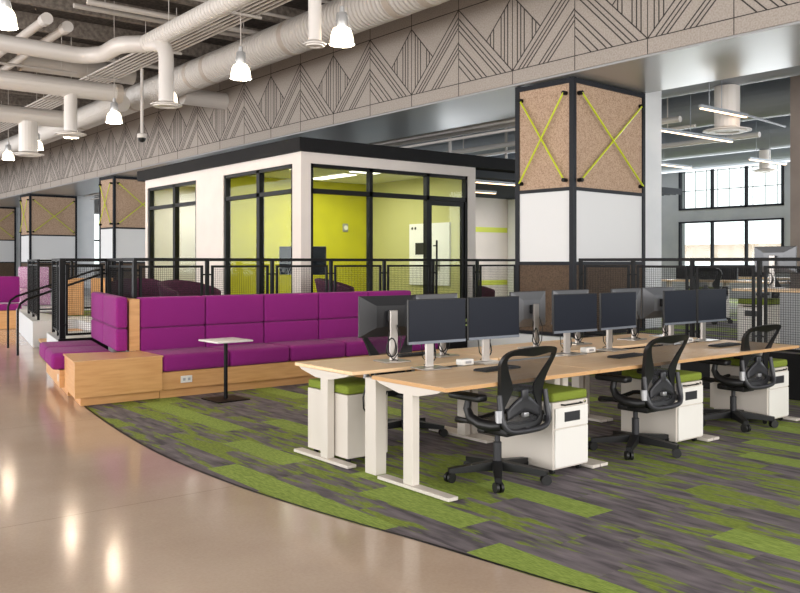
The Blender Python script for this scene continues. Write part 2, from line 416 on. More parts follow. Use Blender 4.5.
# ------------------------------------------------------------------ window wall far right + end wall
WX = 24
m = MB(); ybays = [12.44 + 4.6*k - 4.6*2 for k in range(11)]
m.box(WX, WX+.3, -6, ybays[0], PZ, CZ)
for k, y in enumerate(ybays):
    y2 = y + 3.42; nxt = ybays[k+1] if k+1 < len(ybays) else 62
    m.box(WX, WX+.3, y2, nxt, PZ, CZ)
    m.box(WX, WX+.3, y, y2, PZ, 1.25); m.box(WX, WX+.3, y, y2, 2.82, 3.18); m.box(WX, WX+.3, y, y2, 4.95, CZ)
struct(m.build('wall_right', 'grey_wall', smooth=False), 'grey wall with tall windows')
for k, y in enumerate(ybays):
    fr = MB()
    for z0, z1, nz in ((1.25, 2.82, 1), (3.18, 4.95, 3)):
        fr.box(WX-.04, WX+.06, y, y+3.42, z0, z0+.06); fr.box(WX-.04, WX+.06, y, y+3.42, z1-.05, z1)
        for j in range(4):
            yy = y + 3.36*j/3; fr.box(WX-.04, WX+.06, yy, yy+.07, z0, z1)
        if nz > 1:
            for j in range(9):
                yy = y + 3.42*(j+.5)/9; fr.box(WX+.01, WX+.03, yy, yy+.012, z0, z1)
            for j in (1, 2): fr.box(WX+.01, WX+.03, y, y+3.42, z0+(z1-z0)*j/3, z0+(z1-z0)*j/3+.02)
    f = struct(fr.build('window_%d' % (k+1), 'frame_navy', smooth=False), 'tall black framed window')
    gp = MB(); gp.box(WX+.1, WX+.11, y, y+3.42, 1.25, 2.82); gp.box(WX+.1, WX+.11, y, y+3.42, 3.18, 4.95)
    gp.build('glass_pane', 'glass', f, smooth=False)
m = MB(); cur = -14
for k in range(6):
    x0 = 1.5 + 4.2*k; m.box(cur, x0, 60, 60.3, 0, CZ); m.box(x0, x0+3, 60, 60.3, 0, 1.2); m.box(x0, x0+3, 60, 60.3, 4.9, CZ); cur = x0+3
m.box(cur, WX+.3, 60, 60.3, 0, CZ)
wb = struct(m.build('wall_back', 'white_column', smooth=False), 'pale far end wall with tall windows')
for k in range(6):
    x0 = 1.5 + 4.2*k; B(x0, x0+3, 60.1, 60.11, 1.2, 4.9).build('glass_pane', 'glass', wb)
    f = MB()
    for j in range(4): f.box(x0+2.94*j/3, x0+2.94*j/3+.06, 60.02, 60.08, 1.2, 4.9)
    f.box(x0, x0+3, 60.02, 60.08, 3.0, 3.1); f.build('window_frame', 'frame_navy', wb, smooth=False)
tag(MB().prism([(60, -60), (140, -60), (140, 140), (60, 140)], 1.6, 2.9).build('hillside', 'outdoor_land'), 'pale sandy hillside outside the far windows', 'hill')

# taupe pier at right edge
struct(B(14.0, 15.2, 6.2, 7.15, PZ, CZ).build('wall_pier', 'taupe_wall'), 'taupe pier at the right edge')

# ------------------------------------------------------------------ clad columns
def clad_column(x, y, label, z0=PZ, wy=None):
    t = thing('clad_column', label, 'column', (x, y, z0+.006), R(3.5), 'clad columns under the bulkhead')
    W_, D_, T = 1.86, 1.08, 4.19 - z0
    a1, a2 = 1.53 - z0, 2.60 - z0
    core = B(.04, W_-.04, .04, D_-.02, 0, T-.02).build('core', 'white_column', t)
    f = MB(); b = .075
    for (px, py) in ((0, 0), (W_-b, 0), (0, D_-b)):
        f.box(px, px+b, py, py+b, 0, T)
    for z in (T-.08, a2-.03, a1-.03, 0):
        h = .07 if z > 3 else .05
        f.box(b, W_-b, .0, .05, z, z+h); f.box(.0, .05, b, D_-b, z, z+h)
    f.build('steel_frame', 'frame_navy', t, smooth=False)
    for nm, mt, za, zb in (('cork_panel', 'cork_dark', 0.05, a1-.03), ('white_panel', 'white_panel', a1+.02, a2-.03), ('cork_panel', 'cork', a2+.02, T-.08)):
        B(b, W_-b, .02, .039, za, zb).build(nm, mt, t); B(.02, .039, b, D_-b, za, zb).build(nm, mt, t)
    za, zb = a2+.12, T-.22
    for (p, q) in (((.14, -.035, za), (W_-.14, -.035, zb)), ((.14, -.05, zb), (W_-.14, -.05, za)),
                   ((-.035, .14, za), (-.035, D_-.12, zb)), ((-.05, .14, zb), (-.05, D_-.12, za))):
        MB().tube([p, q], .014, 8).build('tension_rod', 'rod_yellow', t)
        m = MB()
        for e in (p, q):
            if abs(p[0]-q[0]) > .1: m.tube([(e[0], .03, e[2]), (e[0], -.06, e[2])], .03, 10)
            else: m.tube([(.03, e[1], e[2]), (-.06, e[1], e[2])], .03, 10)
        m.build('rod_anchor', 'black_metal', t)
    return t
cc = clad_column(9.56, 8.04, 'tall cork and white clad column with yellow crossed rods, nearest, behind the desks')
dup(cc, (9.56, 26.1, PZ+.006), R(3.5), 'distant clad column just left of the glass meeting room')
dup(cc, (9.56, 35.1, PZ+.006), R(3.5), 'distant clad column, second one left of the meeting room')
dup(cc, (9.56, 44.1, PZ+.006), R(3.5), 'farthest clad column at the left edge of the photo')
for i, y in enumerate((8.4, 26.5, 35.5, 44.5)):
    struct(B(11.50, 12.2, y, y+.9, PZ+.006, CZ-.003).build('wall_column', 'white_column'), 'white structural column')
for i, y in enumerate((30.6, 39.6)):
    struct(B(12.5, 13.6, y, y+1.2, PZ+.006, CZ-.003).build('wall_column', 'white_column'), 'white structural column')

# ------------------------------------------------------------------ glass meeting room
RX0, RX1, RY0, RY1, RT = 7.49, 11.41, 12.0, 18.5, 3.36
def wall_open(axis, c0, c1, a0, a1, z0, z1, holes, name, m_, label):
    """wall slab along axis with rectangular holes [(s,e,zb,zt)] reaching from floor"""
    mb = MB()
    def bx(s_, e_, za, zb):
        if e_ - s_ < 1e-4 or zb - za < 1e-4: return
        if axis == 'y': mb.box(c0, c1, s_, e_, za, zb)
        else: mb.box(s_, e_, c0, c1, za, zb)
    cur = a0
    for s_, e_, zb, zt in holes:
        bx(cur, s_, z0, z1); bx(s_, e_, zt, z1); bx(s_, e_, z0, zb); cur = e_
    bx(cur, a1, z0, z1)
    return struct(mb.build(name, m_, smooth=False), label)
HZ = 3.18
wall_open('y', RX0, RX0+.15, RY0, RY1, PZ, RT, [(12.27, 14.75, PZ+.0, HZ), (15.92, 18.38, PZ, HZ)], 'wall_meeting_left', 'white_wall', 'white wall of the meeting room facing the aisle')
wall_open('x', RY0, RY0+.15, RX0+.15, RX1, PZ, RT, [(7.68, 11.22, PZ, HZ)], 'wall_meeting_front', 'white_wall', 'white front wall of the meeting room')
struct(B(RX1-.12, RX1, RY0+.15, RY1, PZ, RT).build('wall_meeting_right', 'pale_lime'), 'pale lime inner wall of the meeting room')
struct(B(RX0+.15, RX1-.12, 15.3, 15.42, PZ, RT).build('wall_meeting_back', 'lime_paint'), 'bright lime back wall of the meeting room')
struct(B(RX0+.15, RX1-.12, RY1-.15, RY1, PZ, RT).build('wall_meeting_end', 'white_wall'), 'white end wall of the second meeting room')
struct(B(9.0, 9.1, 15.42, 17.4, PZ, RT).build('wall_meeting_inner', 'lime_paint'), 'lime green partition in the second room')
struct(B(RX0+.15, RX1-.12, RY0+.15, RY1-.15, 3.26, 3.35).build('ceiling_meeting', 'ceiling_white'), 'white ceiling of the meeting room')
# black parapet
m = MB(); m.box(RX0-.07, RX1+2.6, RY0-.07, RY0+.25, RT+.003, 3.585); m.box(RX0-.07, RX0+.25, RY0+.25, RY1+.3, RT+.003, 3.585)
m.box(RX0+.25, RX1+2.6, RY0+.25, RY1+.3, RT+.003, RT+.06)
struct(m.build('trim_5', 'parapet_black', smooth=False), 'black parapet over the meeting room')
def glazing_y(x, y0, y1, ym, name, label):
    f = MB(); w_ = .07
    for y in (y0, y1-w_): f.box(x, x+.1, y, y+w_, PZ+.006, HZ)
    f.box(x, x+.1, ym-.05, ym+.06, PZ+.006, HZ); f.box(x, x+.1, y0, y1, HZ-.06, HZ-.001); f.box(x, x+.1, y0, y1, 2.70, 2.77); f.box(x, x+.1, y0, y1, PZ+.006, PZ+.09)
    o = struct(f.build(name, 'black_metal', smooth=False), label)
    B(x+.04, x+.05, y0+.02, y1-.02, PZ+.05, HZ-.02).build('glass_pane', 'glass', o)
glazing_y(RX0+.02, 12.27, 14.75, 13.46, 'window_12', 'black framed full height window showing the lime room')
glazing_y(RX0+.02, 15.92, 18.38, 17.02, 'window_13', 'black framed full height window of the second meeting room')
f = MB(); y = RY0+.02
for x in (7.68, 11.16): f.box(x, x+.06, y, y+.1, PZ+.006, HZ)
for x in (8.90, 10.2): f.box(x, x+.07, y, y+.1, PZ+.006, HZ)
f.box(7.68, 11.22, y, y+.1, HZ-.06, HZ-.001); f.box(7.68, 11.22, y, y+.1, 2.69, 2.77); f.box(7.68, 10.2, y, y+.1, PZ+.006, PZ+.09)
o = struct(f.build('window_14', 'black_metal', smooth=False), 'black framed glazed front of the meeting room')
B(7.70, 10.2, y+.04, y+.05, PZ+.05, HZ-.02).build('glass_pane', 'glass', o); B(10.26, 11.17, y+.04, y+.05, 2.75, HZ-.02).build('glass_pane', 'glass', o)
f = MB(); f.box(10.28, 10.34, y+.02, y+.08, PZ+.01, 2.685); f.box(11.09, 11.15, y+.02, y+.08, PZ+.01, 2.685); f.box(10.34, 11.09, y+.02, y+.08, 2.60, 2.685); f.box(10.34, 11.09, y+.02, y+.08, PZ+.01, PZ+.1)
dr = struct(f.build('door_1', 'black_metal', smooth=False), 'black framed glass door of the meeting room')
B(10.34, 11.09, y+.045, y+.055, PZ+.1, 2.60).build('glass_pane', 'glass', dr)
MB().tube([(10.40, y-.05, 1.25), (10.40, y-.05, 1.95)], .018, 10).tube([(10.40, y-.05, 1.35), (10.40, y+.045, 1.35)], .012, 8).tube([(10.40, y-.05, 1.85), (10.40, y+.045, 1.85)], .012, 8).build('door_handle', 'black_metal', dr)
# ceiling light panels in the room
for i, (x, yy, w_, l_) in enumerate(((8.1, 12.9, .3, 1.2), (9.6, 12.7, .6, 1.0), (9.6, 14.2, .3, 1.2))):
    t = thing('ceiling_panel_light', ('rectangular ceiling light over the left end of the meeting room', 'larger ceiling light in the middle of the meeting room', 'ceiling light at the back of the meeting room')[i], 'light', (x, yy, 3.245))
    B(-w_/2-.02, w_/2+.02, -l_/2-.02, l_/2+.02, 0, .014).build('light_frame', 'white_plastic', t); B(-w_/2, w_/2, -l_/2, l_/2, -.012, -.001).build('diffuser', 'panel_glow', t)
area('meeting_room_light', (9.4, 13.7, 3.2), (0, 0, 0), 2.2, 1.6, 60, (1, .95, .85))
area('second_room_light', (8.6, 17, 3.2), (0, 0, 0), 1.2, 1.6, 45, (1, .97, .92))
# whiteboard and notices on the right wall of the room
t = thing('wall_board', 'white board with small dark notices on the pale wall inside the meeting room', 'whiteboard', (RX1-.125, 13.2, 1.08))
B(-.03, 0, -.62, .62, 0, 1.25).build('board', 'white_plastic', t)
B(-.036, -.031, .05, .42, .62, .86).build('notice', 'key', t); B(-.036, -.031, -.35, -.02, .3, .5).build('notice', 'silver', t)
for k in range(2): MB().tube([(-.036, .52-.1*k, 1.16), (-.031, .52-.1*k, 1.16)], .03, 10).build('magnet', 'black_plastic', t)
t = thing('wall_sensor', 'small round white wall unit on the lime wall', 'sensor', (10.66, 15.295, 2.29))
B(-.07, .07, -.03, 0, -.09, .09, bev=.015).build('back_box', 'silver', t); MB().tube([(0, -.03, 0), (0, -.045, 0)], .05, 16).build('dial', 'white_plastic', t)
# display on a stand
t = thing('display_screen', 'black flat display on a wheeled stand in the corner of the meeting room', 'screen', (8.12, 12.95, PZ+.006), R(-45))
B(-.42, .42, -.03, .03, .85, 1.35, bev=.01).build('panel', 'screen', t); B(-.03, .03, .03, .09, .1, 1.3).build('post', 'black_metal', t); B(-.3, .3, -.2, .25, .02, .06).build('base', 'black_metal', t)

# area right of the meeting room: white wall with lime stripes, slatted ceiling
sw = struct(B(13.4, 17.6, 16.0, 16.15, PZ, 3.3).build('wall_striped', 'white_wall'), 'white wall with lime stripes right of the meeting room')
MB().box(13.4, 16.35, 15.985, 15.999, 2.32, 2.45).build('stripe', 'stripe_lime', sw); MB().box(13.4, 16.35, 15.985, 15.999, .95, 1.08).build('stripe', 'stripe_lime', sw)
struct(B(16.36, 17.1, 15.7, 15.98, PZ, 3.19).build('wall_column_inner', 'white_column'), 'white column beside the striped wall')
m = MB()
for k in range(26): m.box(11.45, 18.5, 12.15+.17*k, 12.19+.17*k, 3.2, 3.34)
struct(m.build('ceiling_baffles', 'baffle', smooth=False), 'dark slatted ceiling beside the meeting room')
area('slat_fill', (13.8, 13.9, 3.1), (0, 0, 0), 2.5, 2.0, 70, (1, .93, .86))  # added fill backing up the linear lights, whitens the striped wall
def linear_light(x0, x1, y, z, label, ang=0, rods=(.3, -.3), cz=CZ-.03):
    L = x1-x0
    t = thing('linear_light', label, 'light', (x0, y, z), ang, 'slim linear ceiling lights')
    B(0, L, -.025, .025, .0, .05).build('housing', 'duct_grey', t); B(.02, L-.02, -.022, .022, -.016, -.001).build('diffuser', 'linear_glow', t)
    for q in rods: q = q % L; MB().tube([(q, 0, .05), (q, 0, cz-z)], .006, 6).build('suspension_rod', 'duct_grey', t)
    return t
linear_light(11.8, 13.15, 12.42, 3.14, 'linear light under the dark slats, the nearer and longer one beside the meeting room', cz=3.2)
linear_light(13.45, 14.15, 14.2, 3.14, 'linear light under the dark slats, the shorter one over the striped wall', cz=3.2)
linear_light(11.74, 13.07, 7.4, 3.9, 'glowing linear light topmost beside the white column on the right', rods=(.25, .6))
tag(MB().tube([(13.075, 7.4, 3.93), (14.7, 7.6, 3.93)], .02, 6).build('light_track', 'duct_grey'), 'unlit grey track continuing the topmost linear light', 'track')
linear_light(13.12, 15.55, 9.1, 3.9, 'glowing linear light in the middle of the three right of the white column', rods=(1.0, 2.2))
linear_light(17.56, 19.13, 12.3, 3.9, 'short glowing linear light lowest beside the white column', rods=(.1, .4))
linear_light(18.49, 20.16, 10.4, 3.9, 'short glowing linear light in front of the upper window', rods=(.3, .9))

# ------------------------------------------------------------------ railings
def railing(p0, p1, n, label, post_last=True):
    p0, p1 = Vector(p0), Vector(p1); L = (p1-p0).length; ang = math.atan2((p1-p0).y, (p1-p0).x); w_ = L/n
    t = thing('railing', label, 'railing', (p0.x, p0.y, PZ+.006), ang, 'black mesh railings along the platform')
    B(-.02, L+.02, -.025, .025, 1.085, 1.125).build('top_rail', 'black_metal', t)
    post = None; pan = None
    for i in range(n+1):
        if i == n and not post_last: break
        if post is None:
            post = B(-.022, .022, -.022, .022, 0, 1.085).build('post', 'black_metal', t); o = post
        else: o = post.copy(); C.objects.link(o); o.parent = t
        o.location = (i*w_, 0, 0)
    for i in range(n):
        if pan is None:
            f = MB(); a, b, z0, z1 = .06, w_-.06, .06, 1.03
            f.box(a, a+.03, -.015, .015, z0, z1); f.box(b-.03, b, -.015, .015, z0, z1); f.box(a+.03, b-.03, -.015, .015, z1-.03, z1); f.box(a+.03, b-.03, -.015, .015, z0, z0+.03)
            for z in (.2, .9): f.box(.0, a, -.008, .008, z, z+.02); f.box(b, w_, -.008, .008, z, z+.02)
            pan = f.build('infill_frame', 'black_metal', t, smooth=False)
            g_ = MB(); nx = int((b-a-.06)/.027); nz = int((z1-z0-.06)/.027); r_ = .0016
            for k in range(1, nx): x = a+.03+(b-a-.06)*k/nx; g_.box(x-r_, x+r_, -r_, r_, z0+.03, z1-.03)
            for k in range(1, nz): z = z0+.03+(z1-z0-.06)*k/nz; g_.box(a+.03, b-.03, -r_+.003, r_+.003, z-r_, z+r_)
            wm = g_.build('wire_mesh', 'black_metal', pan, smooth=False)
            o = pan
        else:
            o = pan.copy(); C.objects.link(o); o.parent = t; w2 = wm.copy(); C.objects.link(w2); w2.parent = o
        o.location = (i*w_, 0, 0)
    return t
RY = 10.35
railing((4.42-.915*.4, RY, 0), (10.85, RY, 0), 7, 'long black mesh railing behind the purple sofa backs')
railing((9.505, 7.86, 0), (9.505, 7.86-.88*9, 0), 9, 'black mesh railing on the right behind the monitors, up to the cork column')
railing((d2(12.08, .05), 12.12, 0), (4.34, 12.1, 0), 1, 'short black mesh railing at the far end of the corner sofa')
railing((4.33, 12.0, 0), (4.08, 10.42, 0), 2, 'black mesh railing running behind the corner sofa back')
railing((d2(12.2, .09), 12.2, 0), (d2(13.6, .09), 13.6, 0), 2, 'black mesh railing along the platform edge beside the wooden steps')
railing((d2(16.6, .12), 16.6, 0), (d2(18.8, .12), 18.8, 0), 2, 'black mesh railing on the far side of the wooden steps')
railing((d2(18.9, .12), 18.9, 0), (d2(18.9)+1.9, 18.95, 0), 2, 'black mesh railing turning in from the aisle beyond the steps')
# steps + handrails
t = thing('platform_steps', 'wooden steps with dark risers up to the platform at left', 'steps', (0, 0, .006))
def st(x0, x1, z1, nm, m_): MB().prism([(x0, 13.8), (x1, 13.8), (x1+.45, 16.25), (x0+.45, 16.25)], z1-.035, z1).build(nm, m_, t, smooth=False)
MB().prism([(4.08, 13.8), (4.96, 13.8), (5.28, 16.25), (4.6, 16.25)], 0, .12).build('riser', 'black_metal', t, smooth=False)
MB().prism([(4.5, 13.8), (4.96, 13.8), (5.28, 16.25), (4.98, 16.25)], .156, .275).build('riser', 'black_metal', t, smooth=False)
MB().prism([(4.06, 13.8), (4.96, 13.8), (5.28, 16.25), (4.58, 16.25)], .12, .156).build('tread', 'bench_wood', t, smooth=False)
MB().prism([(4.48, 13.8), (4.96, 13.8), (5.28, 16.25), (4.96, 16.25)], .275, .31).build('tread', 'bench_wood', t, smooth=False)
for i, (xa, yy, lb) in enumerate(((3.9, 15.0, 'black tubular handrail rising over the wooden steps, nearer one'), (4.1, 16.4, 'black tubular handrail rising over the wooden steps, farther one'))):
    z1 = 1.38; pts = [(xa, yy, .01), (xa, yy, .75), (xa+.04, yy, .86), (xa+.14, yy, .93), (xa+1.5, yy, z1), (xa+1.62, yy, z1+.02), (xa+2.1, yy, z1+.02)]
    q = thing('handrail', lb, 'handrail', (0, 0, 0))
    MB().tube(pts, .02, 10).build('rail_tube', 'black_metal', q); MB().tube([(xa+1.95, yy, PZ+.01), (xa+1.95, yy, z1)], .018, 8).build('support_post', 'black_metal', q)

# ------------------------------------------------------------------ purple banquette
def cushion(x0, x1, y0, y1, z0, z1, r=.035): return MB().box(x0, x1, y0, y1, z0, z1, bev=r, seg=4)
def banquette(x0, widths, label, loc=(0, 0, 0), rz=0):
    t = thing('banquette_sofa', label, 'sofa', loc, rz); X = x0; tot = sum(widths)
    base = B(x0, x0+tot, 9.27, 10.05, .10, .30, bev=.004, seg=1).build('base', 'bench_wood', t)
    B(x0, x0+tot, 9.34, 10.05, .0, .098).build('plinth', 'bench_wood', t)
    for w_ in widths:
        cushion(X+.004, X+w_-.004, 9.24, 9.90, .303, .50, .045).build('seat_cushion', 'purple_fabric', t)
        b = MB(); 
        b.box(X+.004, X+w_-.004, 9.90, 10.08, .44, .762, bev=.028, seg=4); b.box(X+.004, X+w_-.004, 9.90, 10.08, .764, 1.127, bev=.028, seg=4)
        b.build('back_cushion', 'purple_fabric', t); X += w_
    return t, base
sofa, base = banquette(3.95, [.84, .83, .85, .84, .80], 'long purple upholstered banquette on a maple base behind the desks')
op = B(4.17, 4.31, 9.258, 9.269, .165, .245, bev=.003, seg=1).build('power_outlet', 'white_plastic', sofa)
MB().box(4.195, 4.225, 9.254, 9.2575, .19, .22).box(4.255, 4.285, 9.254, 9.2575, .19, .22).build('socket', 'desk_panel_grey', op, smooth=False)
# corner box
bx_ = MB().prism([(2.97, 9.24), (3.94, 9.24), (3.94, 9.89), (3.62, 9.89), (3.61, 10.02), (d2(10.12, -.135), 10.12)], .10, .475)
tt = thing('corner_box', 'maple corner box table at the bend of the purple sofa', 'box table', (0, 0, .006))
bx_.build('body', 'bench_wood', tt, smooth=False)
MB().prism([(2.955, 9.225), (3.945, 9.225), (3.945, 9.89), (3.62, 9.89), (3.61, 10.02), (d2(10.13, -.15), 10.13)], .4755, .492).build('top', 'bench_top', tt, smooth=False)
MB().prism([(3.06, 9.33), (3.94, 9.33), (3.94, 9.89), (3.17, 9.89)], 0, .098).build('plinth', 'bench_wood', tt, smooth=False)
# wing sofa
t = thing('corner_sofa', 'short purple sofa wing facing the aisle beyond the corner box', 'sofa', (3.09, 10.14, .006), R(-11.2))
LL = 1.62
B(.0, .80, .01, LL, .10, .30).build('base', 'bench_wood', t); B(.09, .80, .01, LL, 0, .098).build('plinth', 'bench_wood', t)
for k in range(2):
    cushion(-.09, .585, .02+k*LL/2, (k+1)*LL/2-.005, .303, .50, .05).build('seat_cushion', 'purple_fabric', t)
    b = MB(); y0, y1 = (-.15, .85) if k == 0 else (.85, 1.93)
    b.box(.595, .73, y0+.004, y1-.004, .50, .765, bev=.03, seg=4); b.box(.595, .73, y0+.004, y1-.004, .767, 1.135, bev=.035, seg=4)
    b.build('back_cushion', 'purple_fabric', t)
B(-.004, -.001, .12, .19, .16, .24).build('power_outlet', 'white_plastic', t)
tag(MB().prism([(3.815, 9.905), (3.94, 9.905), (3.945, 10.3), (3.88, 10.3)], .50, 1.11).build('end_panel', 'bench_wood', smooth=False), 'upright maple panel between the two purple sofas', 'panel')
# side table
t = thing('side_table', 'small white topped pedestal table with black base in front of the sofa', 'table', (4.50, 8.80, .002), R(2))
B(-.225, .225, -.225, .225, .655, .675, bev=.008).build('table_top', 'white_plastic', t)
MB().tube([(0, 0, .012), (0, 0, .655)], .022, 14).build('stem', 'black_metal', t); B(-.2, .2, -.2, .2, 0, .012, bev=.003, seg=1).build('base_plate', 'black_metal', t)

# distant banquettes beyond the steps
t = thing('distant_sofa', 'distant purple sofa beyond the steps at the left edge', 'sofa', (4.72, 21.2, .01), R(-11))
B(0, .85, 0, .9, .0, .42).build('base', 'bench_wood', t); cushion(0, .85, -.02, .6, .425, .57).build('seat_cushion', 'purple_fabric', t); cushion(0, .85, .6, .8, .575, 1.2).build('back_cushion', 'purple_fabric', t)
t = thing('distant_sofa', 'distant white and purple patterned lounge seat behind the left railing', 'sofa', (5.85, 22.3, PZ+.01), R(-11))
cushion(0, .7, 0, .6, .0, .42).build('seat_cushion', 'white_fabric', t); cushion(0, .7, .45, .62, .425, .95).build('back_cushion', 'white_fabric', t)
t = thing('wood_cabinet', 'low wooden cabinet seen through the mesh railing at left, left one', 'cabinet', (5.42, 17.7, PZ+.01), R(-20))
B(0, .42, 0, .42, .0, .74).build('carcass', 'bench_wood', t); B(.01, .205, -.015, -.001, .03, .72).build('door', 'bench_wood', t); B(.215, .41, -.015, -.001, .03, .72).build('door', 'bench_wood', t)
dup(t, (7.0, 16.2, PZ+.01), R(-20), 'low wooden cabinet seen through the mesh railing, right one nearer the corner sofa').location = (5.95, 17.5, PZ+.01)

# ------------------------------------------------------------------ lounge chairs on platform
def lounge(loc, rz, label, first=[None]):
    if first[0]: return dup(first[0], loc, rz, label)
    t = thing('lounge_chair', label, 'armchair', loc, rz, 'plum lounge chairs behind the railing')
    def f(u, v):
        a = R(-110 + 220*u); r = .42 + .05*v; zz = .38 + .42*v*(1 - .35*abs(2*u-1)**2)
        return (r*math.sin(a), -r*math.cos(a)*.95 - .05*v, zz)
    s_ = MB().grid(f, 18, 5).build('shell', 'plum_fabric', t, smooth=True); md = s_.modifiers.new('thickness', 'SOLIDIFY'); md.thickness = .06
    MB().lathe([(.05, .30), (.36, .31), (.41, .36), (.40, .43), (.34, .46), (.05, .47)], n=24).build('seat', 'plum_fabric', t)
    MB().lathe([(.25, 0), (.25, .015), (.04, .03), (.03, .30)], n=20).build('pedestal', 'steel', t)
    first[0] = t; return t
lounge((5.28, 11.3, PZ+.012), R(200), 'dark plum lounge chair behind the sofa backs, below the tall windows')
lounge((5.1, 12.9, PZ+.012), R(160), 'dark plum lounge chair at the left, next to the corner railing')
lounge((7.85, 11.25, PZ+.012), R(230), 'dark plum lounge chair in front of the meeting room corner')
lounge((12.75, 13.2, PZ+.012), R(180), 'small dark plum lounge chair beside the striped white wall').scale = (.7, .7, .7)

# ------------------------------------------------------------------ desks
def desk(name, loc, rz, label, L=1.525, src=None):
    if src: return dup(src, loc, rz, label)
    t = thing('workstation_desk', label, 'desk', loc, rz, 'height adjustable bench desks')
    B(.0, L, 0, .8, .708, .735, bev=.003, seg=1).build('desk_top', 'desk_wood', t)
    B(.001, L-.001, -.004, -.001, .709, .734).build('edge_band', 'desk_edge', t); B(-.004, -.001, .0, .8, .709, .734).build('edge_band', 'desk_edge', t)
    B(.12, L-.12, .38, .44, .655, .70).build('cross_beam', 'white_powder', t)
    for x in (.0, L-.085):
        c = B(x+.01, x+.075, .36, .46, .03, .66, bev=.004, seg=1).build('leg', 'white_powder', t)
        MB().yz_prism([(.06, .706), (.76, .706), (.72, .69), (.50, .645), (.30, .645), (.09, .69)], x+.005, x+.08).build('bracket', 'white_powder', c, smooth=False)
        B(x+.0, x+.085, -.02, .74, .006, .03, bev=.003, seg=1).build('foot', 'white_powder', c)
    return t
PX, FYd, RYd = 1.535, 4.14, 5.19
DXs = [3.68 + PX*i for i in range(3)]
pos = ('left', 'middle', 'right')
d0 = None
for i, x in enumerate(DXs):
    lb = ('maple topped standing desk, front row, nearest at the left end', 'maple topped standing desk, front row, in the middle', 'maple topped standing desk, front row, at the right end')[i]
    if d0 is None: d0 = desk('d', (x, FYd, .002), 0, lb)
    else: dup(d0, (x, FYd, .002), 0, lb)
for i, x in enumerate(DXs):
    lb = ('maple topped standing desk, back row, at the left end over the green topped pedestal', 'maple topped standing desk, back row, in the middle', 'maple topped standing desk, back row, at the right end')[i]
    dup(d0, (x+1.525, RYd+.8, .002), R(180), lb)
t = thing('power_spine', 'white power spine with square posts between the two desk rows', 'power spine', (3.74, 4.98, .002))
for k in range(4):
    x = [0, 1.55, 3.1, 4.55][k]; B(x, x+.10, .0, .13, .0, .70, bev=.004, seg=1).build('post', 'white_powder', t)
B(.1, 4.55, .03, .10, .60, .66).build('cable_tray', 'white_powder', t)
# small power modules on desks
pm = thing('power_module', 'small white power box on the left front desk', 'power box', (4.62, 4.98, .742), 0, 'desk power boxes')
B(-.06, .06, -.04, .04, 0, .045, bev=.005).build('housing', 'white_plastic', pm); B(-.03, .03, -.0435, -.0405, .012, .032).build('socket', 'silver', pm)
dup(pm, (6.12, 4.98, .742), 0, 'small white power box on the middle front desk'); dup(pm, (7.66, 4.98, .742), 0, 'small white power box on the right front desk')

# pedestals
def pedestal(loc, rz, label, src=None):
    if src: return dup(src, loc, rz, label)
    t = thing('mobile_pedestal', label, 'drawer pedestal', loc, rz, 'white mobile pedestals with green seats')
    B(0, .39, 0, .56, .045, .53, bev=.004, seg=1).build('cabinet', 'white_powder', t)
    B(.0, .39, .0, .56, .533, .60, bev=.018, seg=3).build('seat_cushion', 'green_fabric', t)
    a = B(.015, .375, -.015, -.001, .345, .49, bev=.002, seg=1).build('drawer', 'white_plastic', t)
    B(.11, .28, -.018, -.0155, .385, .455).build('label_plate', 'dark_grey_plastic', a)
    b = B(.015, .375, -.015, -.001, .06, .335, bev=.002, seg=1).build('drawer', 'white_plastic', t)
    h = MB().tube([(.09, -.002, .51), (.10, -.03, .51), (.29, -.03, .51), (.30, -.002, .51)], .006, 8).build('handle', 'black_metal', t)
    MB().tube([(.345, -.001, .512), (.345, -.012, .512)], .010, 12).build('lock', 'chrome', t)
    for x, y in ((.05, .05), (.34, .05), (.05, .5), (.34, .5)):
        MB().tube([(x-.012, y, .022), (x+.012, y, .022)], .02, 12).build('castor', 'castor_black', t)
    return t
p0 = pedestal((4.72, 4.16, .002), 0, 'white mobile pedestal with green cushion right of the nearest chair')
dup(p0, (6.262, 4.17, .002), 0, 'white mobile pedestal with green cushion right of the middle chair')
dup(p0, (7.79, 4.20, .002), 0, 'white mobile pedestal with green cushion right of the farthest chair, at the desk end')
dup(p0, (4.155, 5.93, .002), R(180), 'white pedestal with green cushion under the left end of the back row')

